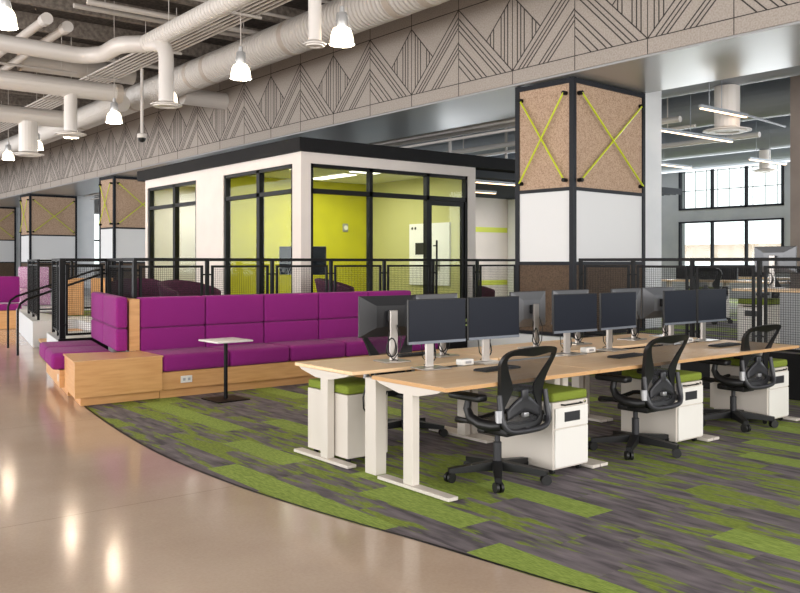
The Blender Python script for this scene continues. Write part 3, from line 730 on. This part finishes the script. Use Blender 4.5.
# ------------------------------------------------------------------ monitors
def monitor(loc, rz, label, kind, src=None):
    if src: return dup(src, loc, rz, label)
    t = thing('monitor', label, 'monitor', loc, rz, 'desktop monitors on silver stands')
    W_, z0, z1 = .27, .20, .535
    B(-W_, W_, -.008, .012, z0, z1, bev=.003, seg=1).build('bezel', 'black_plastic', t)
    B(-W_+.002, W_-.002, -.0115, -.0085, z0+.001, z0+.021).build('lower_bezel', 'bezel', t)
    B(-W_+.006, W_-.006, -.0105, -.0085, z0+.022, z1-.006).build('screen', 'screen', t)
    m = MB(); a = [(-W_+.004, .0125, z0+.004), (W_-.004, .0125, z0+.004), (W_-.004, .0125, z1-.004), (-W_+.004, .0125, z1-.004)]
    b = [(-.13, .052, z0+.08), (.13, .052, z0+.08), (.13, .052, z1-.08), (-.13, .052, z1-.08)]
    va, vb = m.verts(a), m.verts(b); m.bm.faces.new(vb); m.bm.faces.new(va[::-1])
    for i in range(4): m.bm.faces.new((va[i], va[(i+1) % 4], vb[(i+1) % 4], vb[i]))
    m.build('back_shell', kind, t, smooth=False)
    B(-.04, .04, .0525, .085, .33, .41, bev=.004, seg=1).build('mount', 'black_plastic', t)
    B(-.035, .035, .0855, .11, .012, .42, bev=.004, seg=1).build('stand_column', 'steel', t)
    B(-.12, .12, -.03, .18, .0, .011, bev=.003, seg=1).build('stand_base', 'steel', t)
    MB().tube([(.0, .07, .34), (.05, .10, .22), (.07, .13, .10), (.04, .15, .03), (.0, .17, .018)], .005, 6).tube([(-.02, .12, .30), (-.055, .13, .2), (-.03, .14, .08), (.04, .15, .018)], .004, 6).build('cable', 'cable', t)
    MB().tube([(.03+.045*math.cos(2*math.pi*k/20), .118+.01*math.sin(2*math.pi*k/10), .12+.075*math.sin(2*math.pi*k/20)) for k in range(20)], .006, 6, closed=True).build('coiled_cable', 'cable', t)
    return t
DZ = .7385
mn = [(4.26, 4.90, -4), (4.86, 4.90, -3), (5.85, 4.90, -3), (6.45, 4.90, 2), (7.42, 4.90, 0), (7.985, 4.90, 1)]
ml = ['dark monitor facing the room, leftmost in the front row', 'dark monitor on the left front desk, behind the nearest chair', 'dark monitor, left one on the middle front desk', 'dark monitor, right one on the middle front desk',
      'dark monitor, left one on the right front desk', 'dark monitor at the right end of the front row']
m0 = None
for (x, y, a), lb in zip(mn, ml):
    if m0 is None: m0 = monitor((x, y, DZ), R(a), lb, 'monitor_back')
    else: dup(m0, (x, y, DZ), R(a), lb)
mr = [(4.33, 5.60, 172), (4.90, 5.66, 184), (6.0, 5.60, 186), (6.66, 5.64, 180), (7.50, 5.60, 184), (8.1, 5.62, 176)]
mlr = ['monitor seen from behind with its stand in front, leftmost of all', 'monitor seen from behind, second from left in the back row, mostly hidden', 'silver backed monitor facing away, left one on the middle back desk',
       'monitor facing away, right one on the middle back desk, only its top showing', 'silver backed monitor facing away, left one on the right back desk', 'monitor facing away at the right end of the back row']
mk = monitor((mr[0][0], mr[0][1], DZ), R(mr[0][2]), mlr[0], 'monitor_back_dark')
for (x, y, a), lb in list(zip(mr, mlr))[1:]: dup(m0, (x, y, DZ), R(a), lb)
# keyboards
kb = thing('keyboard', 'flat black keyboard on the left front desk', 'keyboard', (4.62, 4.62, DZ), R(4), 'black keyboards on the desks')
B(-.20, .20, -.065, .065, 0, .014, bev=.004, seg=1).build('body', 'black_plastic', kb)
k_ = MB()
for r_ in range(5):
    for c_ in range(15): k_.box(-.19+.0255*c_, -.19+.0255*c_+.021, -.057+.0235*r_, -.057+.0235*r_+.019, .0143, .018)
k_.build('keys', 'key', kb, smooth=False)
dup(kb, (6.12, 4.56, DZ), R(3), 'flat black keyboard on the middle front desk'); dup(kb, (7.66, 4.56, DZ), R(2), 'flat black keyboard on the right front desk')
dup(kb, (4.75, 5.78, DZ), R(182), 'flat black keyboard on the left desk of the back row')
# hanging cable loops below desk
tag(MB().tube([(3.82, 5.15, .70), (3.79, 5.17, .62), (3.775, 5.18, .54), (3.78, 5.18, .46), (3.83, 5.18, .39), (3.91, 5.17, .43), (3.97, 5.15, .56), (4.0, 5.14, .70)], .007, 6).build('hanging_cable', 'cable'), 'black cable loop hanging under the left end of the desks', 'cable')

# ------------------------------------------------------------------ task chairs
def task_chair(loc, rz, label):
    t = thing('task_chair', label, 'office chair', loc, rz, 'black mesh task chairs')
    hub = MB().lathe([(.035, .075), (.05, .085), (.05, .125), (.035, .14)], n=20)
    for k in range(5):
        a = R(72*k); c_, s_ = math.cos(a), math.sin(a)
        hub.bar((.03*c_, .03*s_, .108), (.36*c_, .36*s_, .082), .07, .065, w1=.046, h1=.036)
    hub.build('star_base', 'black_plastic', t, smooth=False)
    for k in range(5):
        a = R(72*k); x, y = .35*math.cos(a), .35*math.sin(a); tx, ty = -math.sin(a+.5), math.cos(a+.5)
        m = MB()
        for o_ in (-1, 1): m.tube([(x+tx*.008*o_, y+ty*.008*o_, .036), (x+tx*.028*o_, y+ty*.028*o_, .036)], .036, 16)
        m.tube([(x, y, .03), (x, y, .072)], .009, 8); m.build('castor', 'castor_black', t)
    MB().lathe([(.03, .14), (.03, .27), (.02, .275), (.02, .345)], n=16).build('gas_lift', 'dark_grey_plastic', t)
    m = MB().box(-.09, .09, -.17, .12, .385, .44, bev=.015).box(-.19, .19, -.05, .02, .41, .445, bev=.01)
    m.tube([(.09, -.02, .42), (.24, -.02, .42)], .008, 8).tube([(.24, -.02, .42), (.28, -.02, .42)], .014, 10); m.build('tilt_mechanism', 'black_plastic', t)
    # seat
    def rim(a):
        c_, s_ = math.cos(a), math.sin(a); p = .62
        x = .255*math.copysign(abs(c_)**p, c_); y = .225*math.copysign(abs(s_)**p, s_)
        return (x, y+.02, .475 - (.035 if y > .15 else 0)*((y-.15)/.075 if y > .15 else 0) + .018*abs(x)/.255)
    MB().tube([rim(2*math.pi*k/32) for k in range(32)], .018, 8, closed=True).build('seat_frame', 'black_plastic', t)
    def sf(u, v):
        a = 2*math.pi*u; x, y, z = rim(a); return (x*v, (y-.02)*v+.02, .462*(1-v)+z*v if v else .462)
    m = MB(); g_ = [[m.bm.verts.new(sf(i/32, j/4)) for j in range(1, 5)] for i in range(32)]; c0 = m.bm.verts.new((0, .02, .460))
    for i in range(32):
        n_ = (i+1) % 32; m.bm.faces.new((c0, g_[i][0], g_[n_][0]))
        for j in range(3): m.bm.faces.new((g_[i][j], g_[i][j+1], g_[n_][j+1], g_[n_][j]))
    m.build('seat_mesh', 'chair_mesh', t, smooth=True)
    # back: outline rings. half-width by height, with lumbar curve
    def by(z, x): # depth (y) of the back surface
        q = (z-.50)/.50
        return -.235 - .14*q*q*.9 - .02*math.sin(q*math.pi)*-1 + .55*x*x*(.6+.4*q)
    outer = [(.0, .45), (.11, .45), (.18, .462), (.208, .50), (.212, .58), (.216, .67), (.226, .76), (.25, .85), (.270, .91), (.268, .955), (.235, .998), (.15, 1.018), (.0, 1.026)]
    inner = [(.0, .485), (.09, .485), (.155, .495), (.178, .525), (.17, .60), (.118, .69), (.112, .75), (.17, .84), (.215, .91), (.226, .945), (.205, .968), (.13, .968), (.0, .955)]
    def ring(h): 
        pts = [(x, z) for x, z in h] + [(-x, z) for x, z in h[-2:0:-1]]
        sm = smooth_curve(pts + [pts[0]], 3)[:-1]
        return sm
    ro, ri = ring(outer), ring(inner); N = len(ro)
    m = MB()
    of = m.verts([(x, by(z, x)+.014, z) for x, z in ro]); ob = m.verts([(x, by(z, x)-.016, z) for x, z in ro])
    inf = m.verts([(x, by(z, x)+.006, z) for x, z in ri]); inb = m.verts([(x, by(z, x)-.008, z) for x, z in ri])
    for i in range(N):
        j = (i+1) % N
        m.bm.faces.new((of[i], of[j], inf[j], inf[i])); m.bm.faces.new((ob[j], ob[i], inb[i], inb[j]))
        m.bm.faces.new((of[j], of[i], ob[i], ob[j])); m.bm.faces.new((inf[i], inf[j], inb[j], inb[i]))
    m.build('back_frame', 'black_plastic', t, smooth=True)
    m = MB(); rings = []
    for f_ in (1, .66, .33):
        cz_ = .72; rings.append(m.verts([(x*f_, by(cz_+(z-cz_)*f_, x*f_), cz_+(z-cz_)*f_) for x, z in ri]))
    c0 = m.bm.verts.new((0, by(.72, 0), .72))
    for A, B_ in zip(rings, rings[1:]):
        for i in range(N): j = (i+1) % N; m.bm.faces.new((A[i], A[j], B_[j], B_[i]))
    for i in range(N): m.bm.faces.new((rings[-1][i], rings[-1][(i+1) % N], c0))
    m.build('back_mesh', 'chair_mesh', t, smooth=True)
    # lumbar bow
    def lum(u, v):
        x = (u-.5)*.33; h = .065 + .045*math.cos((u-.5)*math.pi); zc = .60 + .03*math.cos((u-.5)*math.pi) - .045*abs(2*u-1)
        z = zc + (v-.5)*h; return (x, by(z, x)-.030, z)
    lo = MB().grid(lum, 14, 4).build('lumbar_pad', 'dark_grey_plastic', t, smooth=True); md = lo.modifiers.new('thickness', 'SOLIDIFY'); md.thickness = .018
    MB().box(-.032, .032, by(.69, 0)-.03, by(.69, 0)-.010, .645, .72, bev=.006).build('lumbar_slider', 'dark_grey_plastic', t)
    MB().box(-.024, .024, by(.55, 0)-.045, by(.55, 0)-.012, .535, .565, bev=.004).build('lumbar_clip', 'silver', t)
    # yoke
    yk = [(-.235, -.235, .70), (-.238, -.255, .58), (-.228, -.275, .50), (-.17, -.29, .455), (0, -.295, .445), (.17, -.29, .455), (.228, -.275, .50), (.238, -.255, .58), (.235, -.235, .70)]
    yk3 = []
    for i in range(len(yk)-1):
        a, b, c_, d = [Vector(yk[q]) for q in (max(i-1, 0), i, i+1, min(i+2, len(yk)-1))]
        for j in range(4):
            tt_ = j/4; yk3.append(.5*(2*b+(c_-a)*tt_+(2*a-5*b+4*c_-d)*tt_**2+(-a+3*b-3*c_+d)*tt_**3))
    yk3.append(Vector(yk[-1]))
    MB().tube(yk3, .02, 10).tube([(0, -.285, .455), (0, -.22, .43), (0, -.12, .415)], .03, 10, flat=.5).build('yoke', 'dark_grey_plastic', t)
    for s_ in (-1, 1):
        a = MB().tube([(s_*.245, -.25, .50), (s_*.275, -.21, .495), (s_*.295, -.12, .50), (s_*.30, -.03, .53), (s_*.295, .01, .59), (s_*.29, -.0, .655)], .02, 10, radii=[.034, .038, .038, .034, .028, .024]).build('armrest', 'black_plastic', t)
        MB().box(s_*.29-.05, s_*.29+.05, -.14, .16, .648, .696, bev=.018, seg=4).build('arm_pad', 'black_plastic', a)
        MB().tube([(s_*.25, -.25, .52), (s_*.25, -.245, .60)], .027, 12).build('arm_clamp', 'silver', a)
    for o in t.children:
        if o.name.split('.')[0] not in ('star_base', 'castor', 'gas_lift'): o.location.z = -.05
    return t
def turn_star(t, a):
    for o in t.children:
        if o.name.split('.')[0] in ('star_base', 'castor'): o.rotation_euler.z = a - t.rotation_euler.z
ch = task_chair((4.35, 4.35, .002), R(2), 'black mesh task chair nearest the camera, at the left front desk'); turn_star(ch, R(10))
c2 = dup(ch, (5.90, 4.31, .002), R(2), 'black mesh task chair at the middle front desk'); turn_star(c2, R(-8))
c3 = dup(ch, (7.57, 4.42, .002), R(-2), 'black mesh task chair farthest right at the front desks'); turn_star(c3, R(12))
c4 = dup(ch, (4.83, 6.0, .002), R(175), 'black mesh task chair on the far side of the desks, seen under the back row'); turn_star(c4, R(-50))

# ------------------------------------------------------------------ front ceiling services
def pipe_run(pts, r, name, label, cat, mt='duct', n=20):
    # rounded corners
    P_ = [Vector(p) for p in pts]; out = [P_[0]]
    for i in range(1, len(P_)-1):
        a, b, c_ = P_[i-1], P_[i], P_[i+1]; rr = min(r*2.2, (a-b).length*.45, (c_-b).length*.45)
        s0 = b + (a-b).normalized()*rr; s1 = b + (c_-b).normalized()*rr
        for k in range(6):
            q = k/5; out.append((1-q)**2*s0 + 2*q*(1-q)*b + q*q*s1)
    out.append(P_[-1])
    return MB().tube(out, r, n)
def tag_t(name, label, cat, loc=(0, 0, 0)): return thing(name, label, cat, loc)
t = thing('main_duct', 'huge round white spiral duct running along the bulkhead', 'duct', (8.0, 0, 5.53))
MB().tube([(0, 2, 0), (0, 45, 0)], .31, 36).build('duct_body', 'spiral_duct', t)
for y in (6.2, 9.3, 10.0, 13.0, 16.1, 16.9, 20.2, 24, 28, 33): MB().tube([(0, y, 0), (0, y+.14, 0)], .316, 36).build('band', 'duct_band', t)
for y in (7.2, 11, 14.9, 18.6, 22, 26, 30): MB().tube([(0, y, .31), (0, y, .90)], .008, 6).build('hanger_rod', 'pipe', t)
# stub duct towards bulkhead
t = thing('branch_duct', 'short white round duct stub passing behind the main duct to the bulkhead', 'duct', (8.2, 18.4, 5.33)); MB().tube([(.12, 0, 0), (1.195, 0, 0)], .19, 24).build('duct_body', 'duct', t)
# front round duct with elbow branch and drop diffuser
UP = (5.95, 0, 5.37)
t = thing('upper_duct', 'white round duct from the top edge that elbows into a drop diffuser', 'duct', (0, 0, 0))
pipe_run([(5.6, 3, 5.18), (5.6, 13.9, 5.18)], .14, '', '', '').build('duct_body', 'spiral_duct', t)
pipe_run([(5.6, 13.8, 5.17), (5.25, 14.05, 5.16), (5.22, 14.75, 5.12), (4.95, 15.0, 5.10), (0, 14.95, 5.16)], .14, '', '', '').build('branch', 'duct', t)
pipe_run([(5.6, 13.7, 5.15), (5.62, 13.03, 5.02), (5.62, 13.03, 4.1)], .12, '', '', '').build('drop_pipe', 'duct', t)
def flange(r): return MB().lathe([(r*.5, .06), (r, .015), (r, 0), (r*.8, -.004), (r*.8, -.02), (r*.5, -.02), (r*.5, -.004), (.02, -.004)], n=28)
f = flange(.25).build('diffuser', 'duct', t); f.location = (5.62, 13.03, 4.04)
t = thing('lower_duct', 'horizontal white round duct with drop diffuser, left of the camera pole', 'duct', (0, 0, 0))
pipe_run([(0, 17.3, 4.98), (6.35, 17.3, 4.98)], .18, '', '', '').build('duct_body', 'duct', t); MB().tube([(6.35, 17.3, 4.98), (6.48, 17.3, 4.98)], .195, 20).build('end_cap', 'duct_band', t)
MB().tube([(5.48, 17.3, 4.85), (5.48, 17.3, 4.12)], .125, 20).build('drop_pipe', 'duct', t); f = flange(.30).build('diffuser', 'duct', t); f.location = (5.48, 17.3, 4.06)
t = thing('far_duct', 'farther horizontal white duct with drop diffuser at the left', 'duct', (0, 0, 0))
pipe_run([(0, 20.0, 4.78), (6.2, 20.0, 4.78)], .19, '', '', '').build('duct_body', 'duct', t)
MB().tube([(5.42, 20.0, 4.65), (5.42, 20.0, 3.98)], .2, 20).build('drop_pipe', 'duct', t); f = flange(.33).build('diffuser', 'duct', t); f.location = (5.42, 20.0, 3.92)
t = thing('long_duct', 'white round duct running away between the drop ducts and the main duct', 'duct', (7.1, 0, 5.1)); MB().tube([(0, 18.9, 0), (0, 45, 0)], .2, 24).build('duct_body', 'spiral_duct', t)
t = thing('wide_duct', 'wide grey insulated duct crossing high above the ceiling pipes', 'duct', (0, 0, 0)); MB().tube([(5.15, 19.5, 5.88), (7.6, 19.5, 5.88)], .21, 24).build('duct_body', 'pipe', t); MB().tube([(5.1, 19.5, 5.88), (5.15, 19.5, 5.88)], .225, 24).build('end_cap', 'duct_band', t)
# ceiling drop at top centre
t = thing('drop_duct', 'vertical white drop pipe with round diffuser at the top centre', 'duct', (5.56, 8.6, 0))
MB().tube([(0, 0, 4.15), (0, 0, 5.06)], .078, 20).build('drop_pipe', 'duct', t); f = flange(.135).build('diffuser', 'duct', t); f.location = (0, 0, 4.12)
# conduits: bundle of parallel pipes
t = thing('conduit_rack', 'rack of thin parallel white conduits running diagonally under the deck', 'conduits', (0, 0, 0))
for k in range(7): MB().tube([(6.38+.1*k, 4, 5.62), (6.38+.1*k, 45, 5.62)], .022, 8).build('conduit', 'pipe', t)
for y in (6, 9.5, 12.5, 15.6, 18.8, 22, 26, 31): 
    b = B(6.3, 7.05, y, y+.05, 5.55, 5.59).build('strut', 'pipe', t); MB().tube([(6.33, y+.02, 5.59), (6.33, y+.02, 6.1)], .007, 6).tube([(7.02, y+.02, 5.59), (7.02, y+.02, 6.1)], .007, 6).build('hanger_rod', 'pipe', b)
for i, (x, ya, yb, z) in enumerate(((4.35, 15.0, 30, 5.63), (4.78, 15.3, 30, 5.63))):
    t = thing('capped_pipe', ('capped white pipe running away at the upper left, left one', 'capped white pipe running away at the upper left, right one')[i], 'pipe', (x, 0, z))
    MB().tube([(0, ya, 0), (0, yb, 0)], .075, 16).build('pipe_body', 'pipe', t); MB().tube([(0, ya-.06, 0), (0, ya+.15, 0)], .1, 16).build('end_cap', 'duct', t)
for i, (y, z, x0, x1, r, lb) in enumerate(((15.3, 6.03, 4.9, 9.38, .045, 'sprinkler pipe crossing just right of the capped pipes'), (14.6, 5.93, 4.9, 9.38, .05, 'sprinkler pipe crossing below its twin near the capped pipes'), (12.3, 6.0, 2, 9.38, .03, 'thin crossing pipe near the top edge'), (18.2, 5.85, -2, 7.7, .04, 'thin crossing pipe above the lower duct'), (22.6, 5.95, -2, 9.38, .04, 'thin crossing pipe at far left'), (17.6, 5.35, -2, 5.7, .025, 'thin rod like pipe over the lower left duct'), (13.6, 6.02, 3, 9.38, .03, 'thin crossing pipe at the upper left corner'))):
    t = thing('sprinkler_pipe', lb, 'pipe', (0, y, z)); MB().tube([(x0, 0, 0), (x1, 0, 0)], r, 12).build('pipe_body', 'pipe', t)
    for k in range(4): xx = x0+.3+(x1-x0-.6)*k/3; MB().tube([(xx, 0, 0), (xx, 0, 6.12-z)], .007, 6).build('hanger_rod', 'pipe', t)
# camera pole
t = thing('ceiling_camera', 'small dome camera hanging on a thin white pole before the bulkhead', 'camera', (6.9, 17.22, 0))
MB().tube([(0, 0, 4.2), (0, 0, 5.54)], .032, 12).build('pole', 'duct', t); MB().lathe([(.05, 4.21), (.1, 4.19), (.1, 4.12), (.085, 4.11)], n=20).build('housing', 'duct', t)
MB().lathe([(.08, 4.108), (.07, 4.06), (.04, 4.03), (.01, 4.02)], n=20).build('dome', 'black_plastic', t)

# pendant lamps
def pendant(loc, label, src=None):
    if src: return dup(src, loc, 0, label)
    t = thing('pendant_lamp', label, 'pendant lamp', loc, 0, 'bell shaped pendant lamps')
    prof = [(.064, .205), (.098, .190), (.120, .155), (.134, .105), (.142, .05), (.147, .01), (.149, 0)]
    MB().lathe(prof, n=32, cap=False).build('glass_shade', 'glow', t, smooth=True)
    MB().lathe([(.015, .46), (.03, .45), (.03, .385), (.06, .375), (.068, .36), (.070, .23), (.064, .207)], n=20).build('lamp_holder', 'lamp_housing', t)
    m = MB().tube([(.157*math.cos(2*math.pi*k/28), .157*math.sin(2*math.pi*k/28), 0) for k in range(28)], .006, 6, closed=True)
    for k in range(4):
        a = 2*math.pi*k/4+.4; m.tube([(.07*math.cos(a), .07*math.sin(a), .34), (.118*math.cos(a), .118*math.sin(a), .20), (.148*math.cos(a), .148*math.sin(a), .11), (.157*math.cos(a), .157*math.sin(a), 0)], .004, 6)
    m.build('wire_guard', 'lamp_housing', t)
    MB().tube([(0, 0, .46), (0, 0, 6.44-loc[2])], .007, 6).build('suspension_cord', 'pipe', t)
    return t
LZ = 4.16
names = ['nearest of the long row, right of the drop pipe', 'second from the right in the long row', 'third in the row, half hidden by the elbow drop pipe', 'fourth in the row, left of the camera pole',
         'fifth in the row, partly behind a flanged drop pipe', 'sixth in the row, behind the wide far drop pipe', 'farthest of the long row, near the left edge']
pl = pendant((5.88, 8.5, LZ), 'glowing glass bell pendant, ' + names[0])
lamps = [(5.85, 8.5)]
for k in range(1, 7): dup(pl, (5.85, 8.5+2.48*k, LZ), 0, 'glowing glass bell pendant, ' + names[k]); lamps.append((5.85, 8.5+2.48*k))
dup(pl, (2.50, 10.2, LZ), 0, 'large glowing bell pendant in the top left corner'); lamps.append((2.5, 10.2))
for x, y in lamps:
    l = bpy.data.lights.new('pendant_bulb', 'POINT'); l.energy = 60; l.color = (1, .86, .68); l.shadow_soft_size = .1
    o = bpy.data.objects.new('pendant_bulb', l); C.objects.link(o); o.location = (x, y, LZ+.08)

# ------------------------------------------------------------------ services over the far office
def far_duct(x, z, r, y0, y1, label, mt='duct_grey'):
    t = thing('far_office_duct', label, 'duct', (x, 0, z)); MB().tube([(0, y0, 0), (0, y1, 0)], r, 28).build('duct_body', mt, t)
    for k in range(4): y = y0+(y1-y0)*(k+.5)/4; MB().tube([(0, y, r), (0, y, CZ-.46-z)], .01, 6).build('hanger_rod', mt, t)
    return t
far_duct(13.0, 4.75, .33, 0, 40, 'big grey duct under the far ceiling, nearest behind the white column')
far_duct(16.0, 4.75, .4, 0, 40, 'big grey duct under the far ceiling, second behind the white column')
far_duct(20.0, 4.7, .42, 0, 40, 'big grey duct under the far ceiling, third one')
far_duct(22.6, 4.6, .36, 0, 40, 'big grey duct nearest the tall windows')
for i, (x, y, zb, r) in enumerate(((13.0, 7.7, 3.72, .2), (20.0, 10.85, 3.78, .13))):
    t = thing('far_office_drop', ('round grey drop diffuser beside the topmost linear light', 'round grey drop diffuser in front of the upper window')[i], 'duct', (x, y, 0))
    MB().tube([(0, 0, zb), (0, 0, (4.43, 4.27)[i])], r, 20).build('drop_pipe', 'duct', t); f = flange(r*(1.9, 2.3)[i]).build('diffuser', 'duct', t); f.location = (0, 0, zb-.02)
for i, y in enumerate((5.4, 9.4, 12.6, 16, 19, 24, 30)):
    t = thing('far_office_pipe', 'grey pipe crossing the far ceiling, number %s from the near side' % ('one', 'two', 'three', 'four', 'five', 'six', 'seven')[i], 'pipe', (0, y, 5.45))
    MB().tube([(11.6, 0, 0), (23.8, 0, 0)], .07, 12).build('pipe_body', 'duct_grey', t); MB().tube([(11.6, .3, .1), (23.8, .3, .1)], .03, 8).build('conduit', 'duct', t)

for i, (x, z, r_) in enumerate(((11.85, 4.25, .04), (12.5, 4.32, .06), (14.4, 4.28, .06), (14.9, 4.2, .03), (17.3, 4.25, .06), (12.1, 4.12, .03))):
    t = thing('far_office_pipe', 'light grey pipe running lengthwise under the far ceiling, number %s from the bulkhead' % ('one', 'three', 'four', 'five', 'six', 'two')[i], 'pipe', (x, 0, z))
    MB().tube([(0, 9.5, 0), (0, 40, 0)], r_, 10).build('pipe_body', 'duct', t)
    for k in range(5): MB().tube([(0, 10.12+6*k, r_), (0, 10.12+6*k, 6.0-z)], .012, 6).build('hanger_rod', 'duct', t)
for i, (x0, x1, y, z) in enumerate(((13.5, 15.25, 12.6, 4.05), (13.45, 15.3, 15.0, 3.98), (11.6, 12.6, 17.6, 3.9))):
    t = thing('pipe_trapeze', 'light grey bent pipe frame over the meeting room roof, number %s from the near side' % ('one', 'two', 'three')[i], 'pipe', (0, y, 0))
    pipe_run([(x0, 0, 5.98), (x0, 0, z), (x1, 0, z), (x1, 0, 5.98)], .035, '', '', '', n=10).build('pipe_body', 'duct', t)

# ------------------------------------------------------------------ far office furniture
t = thing('far_desk', 'maple topped desk just behind the right railing', 'desk', (10.15, 5.95, PZ+.012), R(-90))
B(0, 3.2, 0, .8, .70, .73, bev=.003, seg=1).build('desk_top', 'desk_wood', t); B(0.62, .98, .03, .07, 0, .69).build('end_panel', 'desk_panel_grey', t)
for x in (.66, 1.8, 3.0): B(x, x+.07, .62, .72, 0, .699).build('leg', 'white_powder', t)
fp = dup(p0, (10.25, 4.95, PZ+.012), R(-90), 'pale pedestal with olive cushion under the desk behind the right railing'); fp.location = (10.2, 5.90, PZ+.012)
fd = thing('far_desk', 'long desk with pale fronts farther back in front of the low windows, left one', 'desk', (14.1, 9.9, PZ+.012), R(-90))
B(0, 2.6, 0, .8, .70, .73, bev=.003, seg=1).build('desk_top', 'desk_wood', fd); B(0, 1.3, .76, .8, .735, 1.0).build('privacy_screen', 'frame_navy', fd)
for x in (.05, 1.25, 2.5): B(x, x+.07, .36, .46, 0, .699).build('leg', 'white_powder', fd)
dup(fd, (14.1, 12.9, PZ+.012), R(-90), 'long desk farther back, behind the white column at its right side')
dup(fd, (17.6, 11.2, PZ+.012), R(-90), 'farthest desk in front of the low windows')
for i, (x, y, lb) in enumerate(((14.15, 9.2, 'far pale pedestal under the desk farther back, right one'), (14.15, 10.9, 'far pale pedestal under the desk farther back, middle one'), (14.15, 12.4, 'far pale pedestal farther back, left one by the white column'))): dup(p0, (x, y, PZ+.012), R(-90), lb)
for i, (x, y, a, lb) in enumerate(((13.6, 8.4, -70, 'dark office chair in the far office, behind the right end of the railing gap'), (13.7, 10.1, -100, 'dark office chair in the far office, left of the others'), (11.5, 5.95, 100, 'dark office chair behind the desk at the right edge'))):
    dup(ch, (x, y, PZ+.012), R(a), lb, 'dark chairs in the far office')
for i, (x, y, a, z, lb) in enumerate(((10.62, 5.62, 94, PZ+.012+.7325, 'monitor standing on the desk behind the right railing, left one'), (10.66, 5.0, 88, PZ+.012+.7325, 'monitor at the right edge on the desk behind the railing'))): dup(m0, (x, y, z), R(a), lb, 'monitors in the far office')
t = thing('branch_vase', 'dark branch standing in a white vase at the right edge', 'vase', (12.9, 5.55, PZ+.012))
B(-.35, .35, -.3, .3, 0, .74).build('plinth', 'desk_panel_grey', t)
MB().lathe([(.04, .745), (.08, .78), (.09, .9), (.05, 1.0), (.055, 1.03)], n=16).build('vase', 'white_plastic', t)
MB().tube([(0, 0, 1.0), (.02, -.05, 1.3), (-.06, .05, 1.6), (-.02, .12, 1.85)], .014, 6).tube([(-.0, 0, 1.35), (.08, -.12, 1.6), (.06, -.2, 1.8)], .009, 6).build('branch', 'twig', t)
